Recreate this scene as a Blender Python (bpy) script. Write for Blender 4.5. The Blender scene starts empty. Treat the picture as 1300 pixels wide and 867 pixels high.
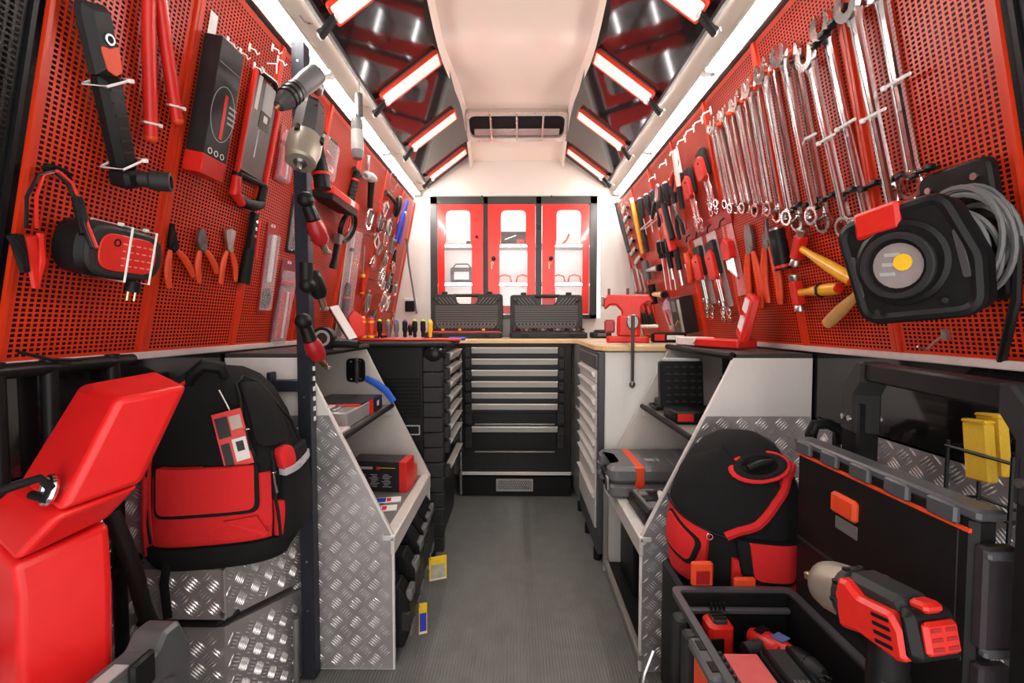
import bpy, math, random
import numpy as np
from mathutils import Matrix, Vector
random.seed(7)
SC = bpy.context.scene
COL = SC.collection
PI = math.pi
# ------------------------------------------------------------------ camera
F = 560.0                                   # focal length in pixels of the 1300 x 867 frame
cam_d = bpy.data.cameras.new('camera'); cam_d.sensor_width = 36.0; cam_d.lens = F/1300*36
cam_d.clip_start = 0.02
cam = bpy.data.objects.new('camera', cam_d); COL.objects.link(cam)
cam.location = (0, 0, 1.0)
cam.rotation_euler = (PI/2 - math.atan(22/F), 0, math.atan(6/F))
SC.camera = cam
# ------------------------------------------------------------------ world, exposure
world = bpy.data.worlds.new('world'); SC.world = world; world.use_nodes = True
bg = world.node_tree.nodes['Background']
bg.inputs[0].default_value = (1.0, 0.95, 0.9, 1); bg.inputs[1].default_value = 1.7
SC.view_settings.view_transform = 'Standard'; SC.view_settings.look = 'None'
SC.view_settings.gamma = 1; SC.view_settings.use_curve_mapping = False
SC.view_settings.exposure = 0.66
LED_STRENGTH = 100.0
LAMP_STRENGTH = 6.0

CAMR = cam.rotation_euler.to_matrix()
CAMP = Vector((0, 0, 1.0))
def ray(px, py): return CAMR @ Vector(((px-650)/F, -(py-433.5)/F, -1))
def atY(px, py, Y):
    d = ray(px, py); return CAMP + d*(Y/d.y)
def atZ(px, py, Z):
    d = ray(px, py); return CAMP + d*((Z-1.0)/d.z)
def atX(px, py, X):
    d = ray(px, py); return CAMP + d*(X/d.x)
# peg walls lean inwards: X = s*(.83 - .2*(Z-.93));  s = -1 left wall, +1 right wall
KN = math.sqrt(1.04)
def pegn(s): return Vector((-s, 0, -.2))/KN
def pegv(s): return Vector((-s*.2, 0, 1))/KN
def pegr(s): return Vector((0, -s, 0))
def pegp(s, px, py, off=0.0):
    n = pegn(s); p0 = Vector((s*.83, 0, .93)) + n*off
    d = ray(px, py); t = (p0-CAMP).dot(n)/d.dot(n)
    return CAMP + d*t
def basis(o, x, y, z):
    m = Matrix.Identity(4)
    for i, c in enumerate((x, y, z)):
        for k in range(3): m[k][i] = c[k]
    for k in range(3): m[k][3] = o[k]
    return m
def pegM(s, px, py, off=0.0):               # local x right along the wall, y up, z out of the wall
    p = pegp(s, px, py, off) - pegn(s)*off
    return basis(p, pegr(s), pegv(s), pegn(s))
def hang(s, top, bot, off=0.0):             # item from top pixel to bottom pixel; origin at the top, length along -y
    n = pegn(s); a = pegp(s, *top, off)-n*off; b = pegp(s, *bot, off)-n*off
    L = (a-b).length; y = (a-b)/L; x = y.cross(n)
    return basis(a, x, y, n), L
def aim(o, ydir, zhint):                    # frame with y along ydir, z close to zhint
    y = Vector(ydir).normalized(); z = Vector(zhint); z = (z - y*z.dot(y)).normalized()
    return basis(Vector(o), y.cross(z), y, z)
def T(x, y, z): return Matrix.Translation((x, y, z))
def R(deg, ax): return Matrix.Rotation(math.radians(deg), 4, ax)

# ------------------------------------------------------------------ materials
_M = {}
def mat(name, col=(.5, .5, .5), rough=.5, metal=0.0, var=.12, bump=0.0, scale=60, coat=0.0, trans=0.0, emit=None, alpha=1.0, rvar=.08, stretch=None):
    if name in _M: return _M[name]
    m = bpy.data.materials.new(name); m.use_nodes = True; _M[name] = m
    nt = m.node_tree; b = nt.nodes['Principled BSDF']
    tc = nt.nodes.new('ShaderNodeTexCoord'); mp = nt.nodes.new('ShaderNodeMapping')
    nz = nt.nodes.new('ShaderNodeTexNoise'); nz.inputs['Scale'].default_value = scale; nz.inputs['Detail'].default_value = 3
    if stretch: mp.inputs['Scale'].default_value = stretch
    nt.links.new(tc.outputs['Object'], mp.inputs['Vector']); nt.links.new(mp.outputs['Vector'], nz.inputs['Vector'])
    mx = nt.nodes.new('ShaderNodeMix'); mx.data_type = 'RGBA'
    mx.inputs[6].default_value = (*[c*(1-var) for c in col], 1); mx.inputs[7].default_value = (*[min(1, c*(1+var)) for c in col], 1)
    nt.links.new(nz.outputs['Fac'], mx.inputs[0]); nt.links.new(mx.outputs[2], b.inputs['Base Color'])
    mr = nt.nodes.new('ShaderNodeMapRange'); mr.inputs[3].default_value = max(.02, rough-rvar); mr.inputs[4].default_value = min(1, rough+rvar)
    nt.links.new(nz.outputs['Fac'], mr.inputs[0]); nt.links.new(mr.outputs[0], b.inputs['Roughness'])
    b.inputs['Metallic'].default_value = metal
    if max(col) < .06 and not coat: b.inputs['Specular IOR Level'].default_value = .22
    if coat: b.inputs['Coat Weight'].default_value = coat; b.inputs['Coat Roughness'].default_value = .05
    if trans: b.inputs['Transmission Weight'].default_value = trans; b.inputs['IOR'].default_value = 1.2
    if alpha < 1: b.inputs['Alpha'].default_value = alpha
    if emit: b.inputs['Emission Color'].default_value = (*emit[0], 1); b.inputs['Emission Strength'].default_value = emit[1]
    if bump:
        bp = nt.nodes.new('ShaderNodeBump'); bp.inputs['Strength'].default_value = bump; bp.inputs['Distance'].default_value = .002
        nt.links.new(nz.outputs['Fac'], bp.inputs['Height']); nt.links.new(bp.outputs['Normal'], b.inputs['Normal'])
    return m
RED = mat('red_plastic', (.68, .02, .012), .38)
REDP = mat('red_peg_enamel', (.60, .034, .006), .36, var=.06, scale=8)
REDV = mat('red_vinyl', (.72, .012, .012), .36, var=.08, bump=.15, scale=40)
REDF = mat('red_fabric', (.66, .012, .014), .85, bump=.5, scale=500)
REDX = mat('dark_red_plastic', (.36, .012, .015), .35)
ORG = mat('orange_red_grip', (.78, .07, .015), .45)
BLK = mat('black_plastic', (.009, .009, .0095), .42, var=.3)
BLK2 = mat('charcoal_plastic', (.026, .026, .027), .5, var=.3)
BLKG = mat('black_gloss_panel', (.010, .008, .009), .10, var=.3, coat=.6, rvar=.02)
BLKF = mat('black_fabric', (.009, .009, .0095), .9, var=.3, bump=.5, scale=500)
BLKM = mat('black_metal', (.012, .012, .013), .38, metal=.3, var=.3)
RUB = mat('black_rubber', (.008, .008, .008), .6)
NAVY = mat('dark_navy_paint', (.028, .030, .042), .36, var=.25, metal=.2)
GREY = mat('grey_plastic', (.14, .14, .145), .48)
LGREY = mat('light_grey_plastic', (.42, .42, .42), .45)
DGREY = mat('dark_grey_metal', (.075, .075, .078), .42, metal=.4)
CHR = mat('chrome', (.82, .80, .80), .14, metal=1.0, var=.04, rvar=.05)
STEEL = mat('brushed_steel', (.60, .58, .57), .3, metal=1.0, var=.1, scale=30)
DSTEEL = mat('dark_steel', (.22, .21, .20), .35, metal=.9)
TREAD = mat('aluminium_tread_plate', (.50, .475, .48), .38, metal=.65, var=.22, scale=14, rvar=.12)
TREADB = mat('aluminium_tread_lit_bars', (.92, .90, .90), .25, metal=.6, var=.05)  # same metal as the plate, with the bars' bright glint put into the colour
ALU = mat('aluminium', (.70, .70, .68), .35, metal=.85, var=.06)
WHITE = mat('white_panel', (.80, .79, .76), .5, var=.03)
WHP = mat('white_plastic', (.85, .85, .83), .4)
CREAM = mat("cream_headliner", (.84, .72, .65), .28, var=.015, scale=3, metal=.1, rvar=.01)  # pink of the red bounce light is mixed into the cream
CREAM2 = mat('cream_side_trim', (.74, .69, .61), .42, var=.04, scale=8)
BEIGE = mat('beige_shelf_metal', (.62, .58, .54), .45, var=.05)
WOOD = mat('birch_bench_edge', (.72, .50, .26), .4, var=.15, scale=12, stretch=(1, 12, 12))
SHELF = mat('grey_wood_shelf_mat', (.16, .15, .14), .55, var=.4, scale=25, stretch=(9, .7, 1))
YEL = mat('yellow_plastic', (.85, .55, .02), .4)
AMB = mat('amber_handle', (.85, .42, .02), .3, coat=.3)
WOODH = mat('hickory_handle', (.55, .30, .09), .4, var=.25, scale=20)
BLUE = mat('blue_plastic', (.03, .05, .5), .35)
BLUEW = mat('blue_webbing', (.02, .10, .55), .6)
CLEAR = mat('clear_blister', (.9, .8, .85), .12, alpha=.28, var=.02)
GLASS = mat('door_glass', (.95, .95, .95), .05, alpha=.06, var=.01)
CARD = mat('black_print_card', (.025, .022, .024), .35, var=.5, scale=20)
WCARD = mat('white_print', (.8, .78, .76), .5, var=.1)
ZIP = mat('white_cable_tie', (.88, .86, .84), .4)
BRZ = mat('bronze_housing', (.36, .315, .26), .42, metal=.5, var=.1)
BRASS = mat('brass_fitting', (.65, .50, .30), .3, metal=1)
FLOORM = mat('ribbed_rubber_floor', (.15, .155, .146), .5, var=.3, scale=14, bump=.2)
FLOORM2 = FLOORM

# ------------------------------------------------------------------ mesh builder
def rpoly(poly, r, n=4):                    # polygon with rounded corners
    out = []; N = len(poly)
    for i in range(N):
        p = Vector(poly[i]); a = Vector(poly[i-1]); b = Vector(poly[(i+1) % N])
        da = (a-p); db = (b-p); la = da.length; lb = db.length
        da /= la; db /= lb
        ang = da.angle(db); rr = r[i] if isinstance(r, (list, tuple)) else r
        if rr <= 0 or ang > 3.10: out.append((p.x, p.y)); continue
        d = min(rr/math.tan(ang/2), la*.49, lb*.49)
        q0 = p+da*d; q1 = p+db*d
        for k in range(n+1):
            t = k/n; q = q0*(1-t)**2 + p*2*t*(1-t) + q1*t**2
            out.append((q.x, q.y))
    return out
def rrect(w, h, r, n=4, cx=0, cy=0):
    return rpoly([(cx-w/2, cy-h/2), (cx+w/2, cy-h/2), (cx+w/2, cy+h/2), (cx-w/2, cy+h/2)], r, n)
def circ(r, n=16, cx=0, cy=0): return [(cx+r*math.cos(2*PI*i/n), cy+r*math.sin(2*PI*i/n)) for i in range(n)]
def area(p): return sum(p[i-1][0]*p[i][1]-p[i][0]*p[i-1][1] for i in range(len(p)))/2
def inset(poly, d):
    out = []; N = len(poly)
    for i in range(N):
        p = Vector(poly[i]); a = Vector(poly[i-1]); b = Vector(poly[(i+1) % N])
        e0 = p-a; e1 = b-p
        if e0.length < 1e-9: e0 = e1
        if e1.length < 1e-9: e1 = e0
        e0 = e0.normalized(); e1 = e1.normalized()
        n0 = Vector((-e0.y, e0.x)); n1 = Vector((-e1.y, e1.x))
        m = n0+n1
        if m.length < 1e-6: m = n0
        m = m.normalized(); c = max(.35, m.dot(n0))
        q = p+m*(d/c); out.append((q.x, q.y))
    return out
class MB:
    def __init__(s, M=None): s.v = []; s.f = []; s.M = M or Matrix.Identity(4)
    def add(s, vs, fs, M=None):
        o = len(s.v); m = s.M @ M if M is not None else s.M
        s.v += [tuple(m @ Vector(p)) for p in vs]; s.f += [tuple(i+o for i in f) for f in fs]; return s
    def loft(s, rings, cap0=True, cap1=True, M=None, closed=True):
        n = len(rings[0]); vs = [p for r in rings for p in r]; fs = []
        for k in range(len(rings)-1):
            for i in range(n if closed else n-1):
                j = (i+1) % n; fs.append((k*n+i, k*n+j, (k+1)*n+j, (k+1)*n+i))
        if cap0: fs.append(tuple(range(n-1, -1, -1)))
        if cap1: fs.append(tuple(range((len(rings)-1)*n, len(rings)*n)))
        return s.add(vs, fs, M)
    def prism(s, poly, z0, z1, bev=0, M=None, bot=True):
        if area(poly) < 0: poly = poly[::-1]
        if bev > 0:
            ins = inset(poly, bev)
            rings = ([[(x, y, z0) for x, y in ins]] if bot else []) + [[(x, y, z0+(bev if bot else 0)) for x, y in poly], [(x, y, z1-bev) for x, y in poly], [(x, y, z1) for x, y in ins]]
        else: rings = [[(x, y, z) for x, y in poly] for z in (z0, z1)]
        return s.loft(rings, M=M)
    def box(s, c, d, bev=0, M=None):
        w, h, t = d
        if bev > 0: p = rpoly([(-w/2, -h/2), (w/2, -h/2), (w/2, h/2), (-w/2, h/2)], bev, 1)
        else: p = [(-w/2, -h/2), (w/2, -h/2), (w/2, h/2), (-w/2, h/2)]
        m = T(*c)
        return s.prism(p, -t/2, t/2, bev, M @ m if M is not None else m)
    def frame(s, outer, inner, z0, z1, M=None):   # plate with one opening, outlines of equal length
        n = len(outer); vs = [(x, y, z) for z in (z0, z1) for P in (outer, inner) for x, y in P]; fs = []
        for i in range(n):
            j = (i+1) % n
            fs += [(i, n+i, n+j, j), (2*n+i, 2*n+j, 3*n+j, 3*n+i), (i, j, 2*n+j, 2*n+i), (n+i, 3*n+i, 3*n+j, n+j)]
        return s.add(vs, fs, M)
    def cyl(s, p0, p1, r0, r1=None, n=14, M=None, bev=0):
        if r1 is None: r1 = r0
        p0 = Vector(p0); p1 = Vector(p1); d = p1-p0; L = d.length; q = d.to_track_quat('Z', 'Y').to_matrix().to_4x4()
        m = Matrix.Translation(p0) @ q
        pr = [(r0, 0), (r1, L)] if not bev else [(r0-bev, 0), (r0, bev), (r1, L-bev), (r1-bev, L)]
        return s.lathe(pr, n, M @ m if M is not None else m)
    def lathe(s, prof, n=16, M=None, closed=False):
        rings = [[(r*math.cos(2*PI*i/n), r*math.sin(2*PI*i/n), z) for i in range(n)] for r, z in prof]
        if closed: rings.append(rings[0])
        return s.loft(rings, not closed, not closed, M)
    def tube(s, pts, r, n=8, closed=False, M=None, flat=1.0, up=None):
        P = [Vector(p) for p in pts]; N = len(P); rings = []; ref = None
        for i in range(N):
            if closed: t = P[(i+1) % N]-P[i-1]
            else: t = P[min(i+1, N-1)]-P[max(i-1, 0)]
            if t.length < 1e-9: t = Vector((0, 0, 1))
            t = t.normalized()
            if ref is None:
                ref = Vector(up) if up else (Vector((0, 0, 1)) if abs(t.z) < .9 else Vector((1, 0, 0)))
            a = t.cross(ref)
            if a.length < 1e-5: a = t.orthogonal()
            a = a.normalized(); b = a.cross(t).normalized()
            if not up: ref = b
            rr = r[i] if isinstance(r, (list, tuple)) else r
            rings.append([tuple(P[i]+a*rr*math.cos(2*PI*k/n)+b*rr*flat*math.sin(2*PI*k/n)) for k in range(n)])
        if closed: rings.append(rings[0]); return s.loft(rings, False, False, M)
        return s.loft(rings, True, True, M)
    def sphere(s, c, r, n=12, M=None, sc=(1, 1, 1)):
        prof = [(max(1e-4, math.sin(PI*k/(n//2+1))), -math.cos(PI*k/(n//2+1))) for k in range(n//2+2)]
        rings = [[(c[0]+sc[0]*r*q*math.cos(2*PI*i/n), c[1]+sc[1]*r*q*math.sin(2*PI*i/n), c[2]+sc[2]*r*z) for i in range(n)] for q, z in prof]
        return s.loft(rings, True, True, M)
    def torus(s, c, Rr, r, n=20, k=8, M=None, flat=1.0):
        m = T(*c); m = M @ m if M is not None else m
        prof = [(Rr+r*math.cos(2*PI*i/k), flat*r*math.sin(2*PI*i/k)) for i in range(k)]
        return s.lathe(prof, n, m, closed=True)
    def ringp(s, c, ro, ri, z0, z1, n=18, M=None):
        m = T(*c); m = M @ m if M is not None else m
        b = min((ro-ri), (z1-z0))*.2
        return s.lathe([(ri, z0), (ro-b, z0), (ro, z0+b), (ro, z1-b), (ro-b, z1), (ri, z1)], n, m, closed=True)
    def build(s, name, m, parent=None, smooth=38):
        me = bpy.data.meshes.new(name); me.from_pydata(s.v, [], s.f)
        me.polygons.foreach_set('use_smooth', [True]*len(me.polygons)); me.update()
        bmf(me)
        me.set_sharp_from_angle(angle=math.radians(smooth))
        me.materials.append(m)
        o = bpy.data.objects.new(name, me); COL.objects.link(o)
        if parent is not None: o.parent = parent
        return o
import bmesh
def bmf(me):
    bm = bmesh.new(); bm.from_mesh(me); bmesh.ops.recalc_face_normals(bm, faces=bm.faces); bm.to_mesh(me); bm.free()
def tag(o, label=None, cat=None, group=None, kind=None):
    if label: o['label'] = label
    if cat: o['category'] = cat
    if group: o['group'] = group
    if kind: o['kind'] = kind
    return o
def thing(name, label, cat, M=None, group=None):
    o = bpy.data.objects.new(name, None); COL.objects.link(o); o.empty_display_size = .03
    if M is not None: o.matrix_world = M
    return tag(o, label, cat, group)
def copy_tree(o, parent=None, M=None, label=None):
    c = o.copy(); COL.objects.link(c); c.parent = parent
    if M is not None: c.matrix_world = M
    if label: c['label'] = label
    for ch in [q for q in o.children]: copy_tree(ch, c)
    return c
def struct(o): o['kind'] = 'structure'; return o

# ------------------------------------------------------------------ the setting
YB = 2.90      # back wall
# floor with lengthwise ribs
pr = []; x = -.90
while x < .90:
    pr += [(x, 0), (x+.0055, 0), (x+.0062, -.0022), (x+.0088, -.0022)]; x += .0095
g = MB(); n = len(pr)
g.add([(a, y, b) for y in (-.3, YB+.05) for a, b in pr], [(i, i+1, n+i+1, n+i) for i in range(n-1)])
g.add([(-.9, -.3, -.02), (.9, -.3, -.02), (.9, YB+.05, -.02), (-.9, YB+.05, -.02)], [(0, 1, 2, 3)])
floor = struct(g.build('floor', FLOORM, smooth=20))

def inpoly(x, y, P):
    c = False
    for i in range(len(P)):
        x1, y1 = P[i-1]; x2, y2 = P[i]
        if (y1 > y) != (y2 > y) and x < (x2-x1)*(y-y1)/(y2-y1)+x1: c = not c
    return c
def tread_bars(poly, M, pitch=.055, h=.0022):  # five-bar checker pattern as raised bars inside poly (local xy), z out
    g = MB(M); xs = [p[0] for p in poly]; ys = [p[1] for p in poly]
    x0, x1, y0, y1 = min(xs), max(xs), min(ys), max(ys)
    for i in range(int((x1-x0)/pitch)+3):
        for j in range(int((y1-y0)/pitch)+3):
            for k in (0, 1):
                cx = x0+(i-.5+k*.5)*pitch; cy = y0+(j-.5+k*.5)*pitch
                a = math.radians(-40 if k == 0 else 45)
                ux, uy = math.cos(a), math.sin(a)
                for q in range(-2, 3):
                    bx = cx-uy*q*.0070; by = cy+ux*q*.0070; L = .0142-abs(q)*.0006; w = .0021
                    e = [(bx+ux*t*L, by+uy*t*L) for t in (-1, 1)]
                    if not all(inpoly(px, py, poly) for px, py in e): continue
                    vs = [(bx-ux*L, by-uy*L, 0), (bx+ux*L, by+uy*L, 0), (bx-uy*w, by+ux*w, 0), (bx+uy*w, by-ux*w, 0), (bx-ux*L*.45, by-uy*L*.45, h), (bx+ux*L*.45, by+uy*L*.45, h)]
                    g.add(vs, [(0, 3, 4), (3, 1, 5), (3, 5, 4), (1, 2, 5), (2, 0, 4), (2, 4, 5)])
    return g
def tread_plate(name, poly, M, parent, t=.004, kind=None):
    o = MB(M).prism(poly, -t, 0).build(name, TREAD, parent)
    b = tread_bars(poly, M).build('tread_pattern', TREADB, o, smooth=10); b['kind'] = 'stuff'
    return o
def peg_panel(s, Y0, Y1, m, v0=.0, v1=.87, name='pegboard_panel', parent=None, off=0.0):
    du, dv, hw, hh, bd = .0105, .0085, .0063, .0052, .012
    def edges(a, b, d, h):
        n = int((b-a-2*bd)/d); st = a+(b-a-n*d)/2; e = [a]
        for i in range(n): e += [st+i*d+(d-h)/2, st+i*d+(d+h)/2]
        return np.array(e+[b])
    eu = edges(Y0, Y1, du, hw); ev = edges(v0, v1, dv, hh)
    o0 = Vector((s*.83, 0, .93))+pegn(s)*off; v = pegv(s)
    U, V = np.meshgrid(eu, ev, indexing='ij')
    P = np.stack([o0.x+V*v.x, U, o0.z+V*v.z], -1).reshape(-1, 3)
    nu, nv = len(eu), len(ev); I, J = np.meshgrid(np.arange(nu-1), np.arange(nv-1), indexing='ij')
    keep = ~((I % 2 == 1) & (J % 2 == 1)); I = I[keep]; J = J[keep]
    a = I*nv+J
    fc = np.stack([a, a+nv, a+nv+1, a+1], -1)
    if s > 0: fc = fc[:, ::-1]
    me = bpy.data.meshes.new(name); me.from_pydata(P.tolist(), [], fc.tolist()); me.materials.append(m)
    o = bpy.data.objects.new(name, me); COL.objects.link(o); o.parent = parent
    # folded edges
    g = MB()
    for (ya, yb) in ((Y0, Y0+.007), (Y1-.007, Y1)):
        M_ = basis(o0, Vector((0, 1, 0)), v, pegn(s))
        g.box(((ya+yb)/2, (v0+v1)/2, .002), (yb-ya, v1-v0, .007), M=M_)
    g.box(((Y0+Y1)/2, v0+.004, .002), (Y1-Y0, .008, .006), M=basis(o0, Vector((0, 1, 0)), v, pegn(s)))
    g.build('folded_edge', m, o)
    return o
SEAMS = [.685, .962, 1.27, 1.60, 1.93, 2.26, 2.58, 2.885]
for s, side in ((-1, 'left'), (1, 'right')):
    # outer shell: vertical below, leaning above
    g = MB()
    prof = [(.85, 0), (.85, .93), (.665, 1.86), (.70, 1.90), (.90, .93), (.90, 0)]
    g.loft([[(s*a, y, b) for a, b in prof] for y in (-.25, YB)])
    w = struct(g.build('wall_'+side, BLK))
    for a, b in zip(SEAMS[:-1], SEAMS[1:]): peg_panel(s, a+.0008, b-.0008, REDP, parent=w)
    peg_panel(s, -.2, .675, BLKM, name='perforated_pillar_panel', parent=w, off=-.004)
    # glossy lower panel, pale rail under the pegs, tread plate below
    MB().box((s*.838, .95, .835), (.012, 1.9, .19)).build('gloss_panel', BLKG, w)
    MB().box((s*.828, 1.23, .931), (.016, 1.85, .016), .002).build('trim_rail', mat('pale_rail', (.62, .52, .50), .4), w)
    M_ = basis(Vector((s*.832, 0, 0)), Vector((0, 1, 0)) if s < 0 else Vector((0, -1, 0)), Vector((0, 0, 1)), Vector((-s, 0, 0)))
    poly = [(.1, .0), (1.22, .0), (1.22, .745), (.1, .745)]
    if s > 0: poly = [(-b, c) for b, c in poly]
    tread_plate('tread_plate', poly, M_, w)
# back wall
g = MB(); g.box((0, YB+.02, .46), (1.7, .04, .92))
for sx in (-1, 1): g.prism([(sx*.86, .92), (sx*.55, .92), (sx*.55, 1.845), (sx*.70, 1.845)], 0, .04, M=basis(Vector((0, YB, 0)), Vector((1, 0, 0)), Vector((0, 0, 1)), Vector((0, 1, 0))))
g.box((0, YB+.02, .98), (1.1, .04, .12))
wb = struct(g.build('wall_back', WHITE))
MB(basis(Vector((0, YB-.003, 0)), Vector((1, 0, 0)), Vector((0, 0, 1)), Vector((0, 1, 0)))).prism([(-.66, 1.835), (.66, 1.835), (.66, 1.87), (.30, 2.11), (-.30, 2.11), (-.66, 1.87)], 0, .05).build('header_panel', mat('header_panel', (.66, .58, .53), .35, var=.02, scale=4), wb)
g = MB()
for px in (612, 700): g.cyl(atY(px, 249.5, YB-.003), atY(px, 249.5, YB-.003)+Vector((0, -.006, 0)), .006)
g.build('screw', BLK, wb)
# ceiling: centre headliner with curved underside, dark lacquer slopes, cream side strips
prf = [(-.25, 2.15), (.9, 2.15), (1.3, 2.15), (1.5, 2.135), (1.62, 2.11), (1.72, 2.10), (1.82, 2.105), (1.95, 2.13), (2.15, 2.175), (2.35, 2.21), (2.47, 2.218), (2.55, 2.205), (2.63, 2.17), (2.72, 2.125), (2.80, 2.08), (2.86, 2.058), (2.91, 2.05)]
g = MB(); n = len(prf); xs = [-.30, -.292, -.285, -.1, .1, .285, .292, .30]; dz = [-.05, -.03, 0, .004, .004, 0, -.03, -.05]
g.add([(xs[k], y, z+dz[k]) for y, z in prf for k in range(8)], [(i*8+k, i*8+k+1, i*8+k+9, i*8+k+8) for i in range(n-1) for k in range(7)])
ceil = struct(g.build('ceiling', CREAM, smooth=60))
g = MB(); g.box((0, 1.33, 2.30), (1.5, 3.2, .02)); g.build('roof_skin', BLK, ceil)
for s in (-1, 1):
    g = MB(); g.add([(s*.58, -.25, 1.885), (s*.58, YB, 1.885), (s*.292, YB, 2.10), (s*.292, -.25, 2.10), (s*.60, -.25, 1.93), (s*.60, YB, 1.93), (s*.30, YB, 2.14), (s*.30, -.25, 2.14)], [(0, 1, 2, 3), (4, 7, 6, 5), (0, 3, 7, 4), (1, 5, 6, 2)])
    g.build('lacquer_slope', mat('dark_red_black_lacquer', (.016, .010, .011), .07, var=.2, coat=.3, rvar=.02), ceil)
    g = MB(); g.box((s*.577, 1.32, 1.89), (.022, 3.15, .016), .003); g.build('slope_edge_strip', DGREY, ceil)
    g = MB(); g.add([(s*.58, -.25, 1.882), (s*.58, YB, 1.882), (s*.665, YB, 1.855), (s*.665, -.25, 1.855), (s*.60, -.25, 1.93), (s*.60, YB, 1.93), (s*.70, YB, 1.92), (s*.70, -.25, 1.92)], [(0, 1, 2, 3), (4, 7, 6, 5), (0, 3, 7, 4), (1, 5, 6, 2)])
    g.build('cream_side_strip', CREAM2, ceil)
    # cable channel between strip lights and pegs
    g = MB(); g.box((s*.668, 1.3, 1.822), (.03, 3.1, .05), .004); g.box((s*.652, 1.3, 1.80), (.008, 3.1, .012)); ch = g.build('cable_channel', ALU, ceil)
    g = MB()
    for k in range(22): g.cyl((s*.654, .35+k*.115, 1.825), (s*.650, .35+k*.115, 1.823), .004, n=6)
    g.build('channel_rivet', DGREY, ceil)
# ------------------------------------------------------------------ strip lights and red work lamps
LEDM = mat('led_tube_light', (1, 1, 1), .4, emit=((1, .95, .88), LED_STRENGTH))
GLOW = mat('lamp_diffuser_light', (1, .8, .75), .4, emit=((1, .62, .54), LAMP_STRENGTH*.075))
BULB = mat('lamp_bulb_light', (1, .9, .85), .4, emit=((1, .85, .78), LAMP_STRENGTH*3.2))
for s in (-1, 1):
    for (a, b, where) in ((.98, 1.50, 'nearest the rear door'), (1.515, 2.18, 'above the middle pegboards'), (2.195, 2.87, 'next to the back wall')):
        t = thing('led_tube_light', 'white LED tube %s, on the %s side' % (where, 'charger and pliers' if s < 0 else 'wrench row'), 'tube light', T(s*.636, a, 1.838))
        g = MB(); g.prism([(-.008, .003), (.012, .003), (.012, .016), (-.008, .016)], 0, b-a, M=basis(Vector((0, 0, 0)), Vector((s*-1, 0, 0)), Vector((0, 0, 1)), Vector((0, 1, 0))))
        g.build('holder', ALU, t)
        MB().box((s*.001, (b-a)/2, -.004), (.011, b-a-.03, .010), .003).build('diffuser', LEDM, t)
        for yy in (.007, b-a-.007): MB().box((0, yy, -.002), (.034, .014, .016), .003).build('end_cap', WHP, t)
lampY = [1.32, 1.81, 2.29, 2.76]
ws = ['first', 'second', 'third', 'fourth']
for s in (-1, 1):
    for i, Y in enumerate(lampY):
        lo = Vector((s*.545, Y, 1.905)); hi = Vector((s*.315, Y, 2.078))
        d = (hi-lo).normalized(); nrm = Vector((-s*.213, 0, -.288)).normalized()
        M_ = basis(lo, d.cross(nrm), d, nrm); L = (hi-lo).length
        t = thing('work_lamp', 'red framed ceiling work lamp, %s from back wall, %s side' % (ws[3-i], 'charger' if s < 0 else 'wrench row'), 'lamp', M_)
        w = .088
        MB().frame(rrect(w, L, .012, 3, 0, L/2), rrect(w-.012, L-.014, .009, 3, 0, L/2), .0, .0135).build('frame', mat('lamp_red_frame', (.75, .05, .02), .3), t)
        MB().prism(rrect(w-.012, L-.014, .009, 3, 0, L/2), .004, .012).build('diffuser', GLOW, t)
        MB().box((0, L*.25, .0125), (w*.34, L*.40, .004), .0015).build('light_bar', BULB, t)
        g = MB(); g.sphere((0, .014, .02), .017, 10, sc=(1, .8, .8)); g.build('lens_end', mat('clear_lamp_lens', (.9, .8, .75), .1, alpha=.5), t)
        g = MB(); g.box((0, -.030, .016), (.026, .085, .016), .004, M=R(-14, 'X')); g.box((0, -.055, .022), (.018, .02, .012), .003); c = g.build('clip_handle', BLK, t)
        g = MB(); g.tube([(-.012, -.06, .0), (-.03, -.075, -.005), (-.045, -.075, -.012)], .0022, 6); g.build('wire_hook', STEEL, t)
# roof vent on the curve of the headliner
p = Vector((0, 2.62, 2.172)); sl = Vector((0, .155, -.079)).normalized()
M_ = basis(p, Vector((1, 0, 0)), Vector((0, sl.y*-1, -sl.z)), Vector((0, sl.z, -sl.y)))
M_ = basis(p+Vector((0, -.010, -.016)), Vector((1, 0, 0)), Vector((0, -.155, .079)).normalized(), Vector((1, 0, 0)).cross(Vector((0, -.155, .079)).normalized()))
t = thing('roof_vent', 'wide rounded roof vent with upright bars in the cream headliner', 'vent', M_)
MB().frame(rrect(.60, .20, .055, 5), rrect(.55, .15, .045, 5), -.03, .020).build('bezel', mat('vent_bezel', (.62, .55, .50), .3, metal=.4), t)
MB().prism(rrect(.56, .16, .045, 5), -.004, .0005).build('opening_shade', mat('vent_shade', (.01, .008, .008), .7), t)  # closed dark plate, painted as the shade inside the vent opening
MB().box((0, -.045, .004), (.50, .045, .008), .002).build('lower_louvre', mat('vent_louvre', (.45, .36, .36), .35, metal=.5), t)
for x in (-.15, 0, .15):
    MB().cyl((x, -.09, .016), (x, .09, .016), .006, n=8).build('bar', mat('vent_bar', (.72, .62, .56), .25, metal=.7), t)
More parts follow.
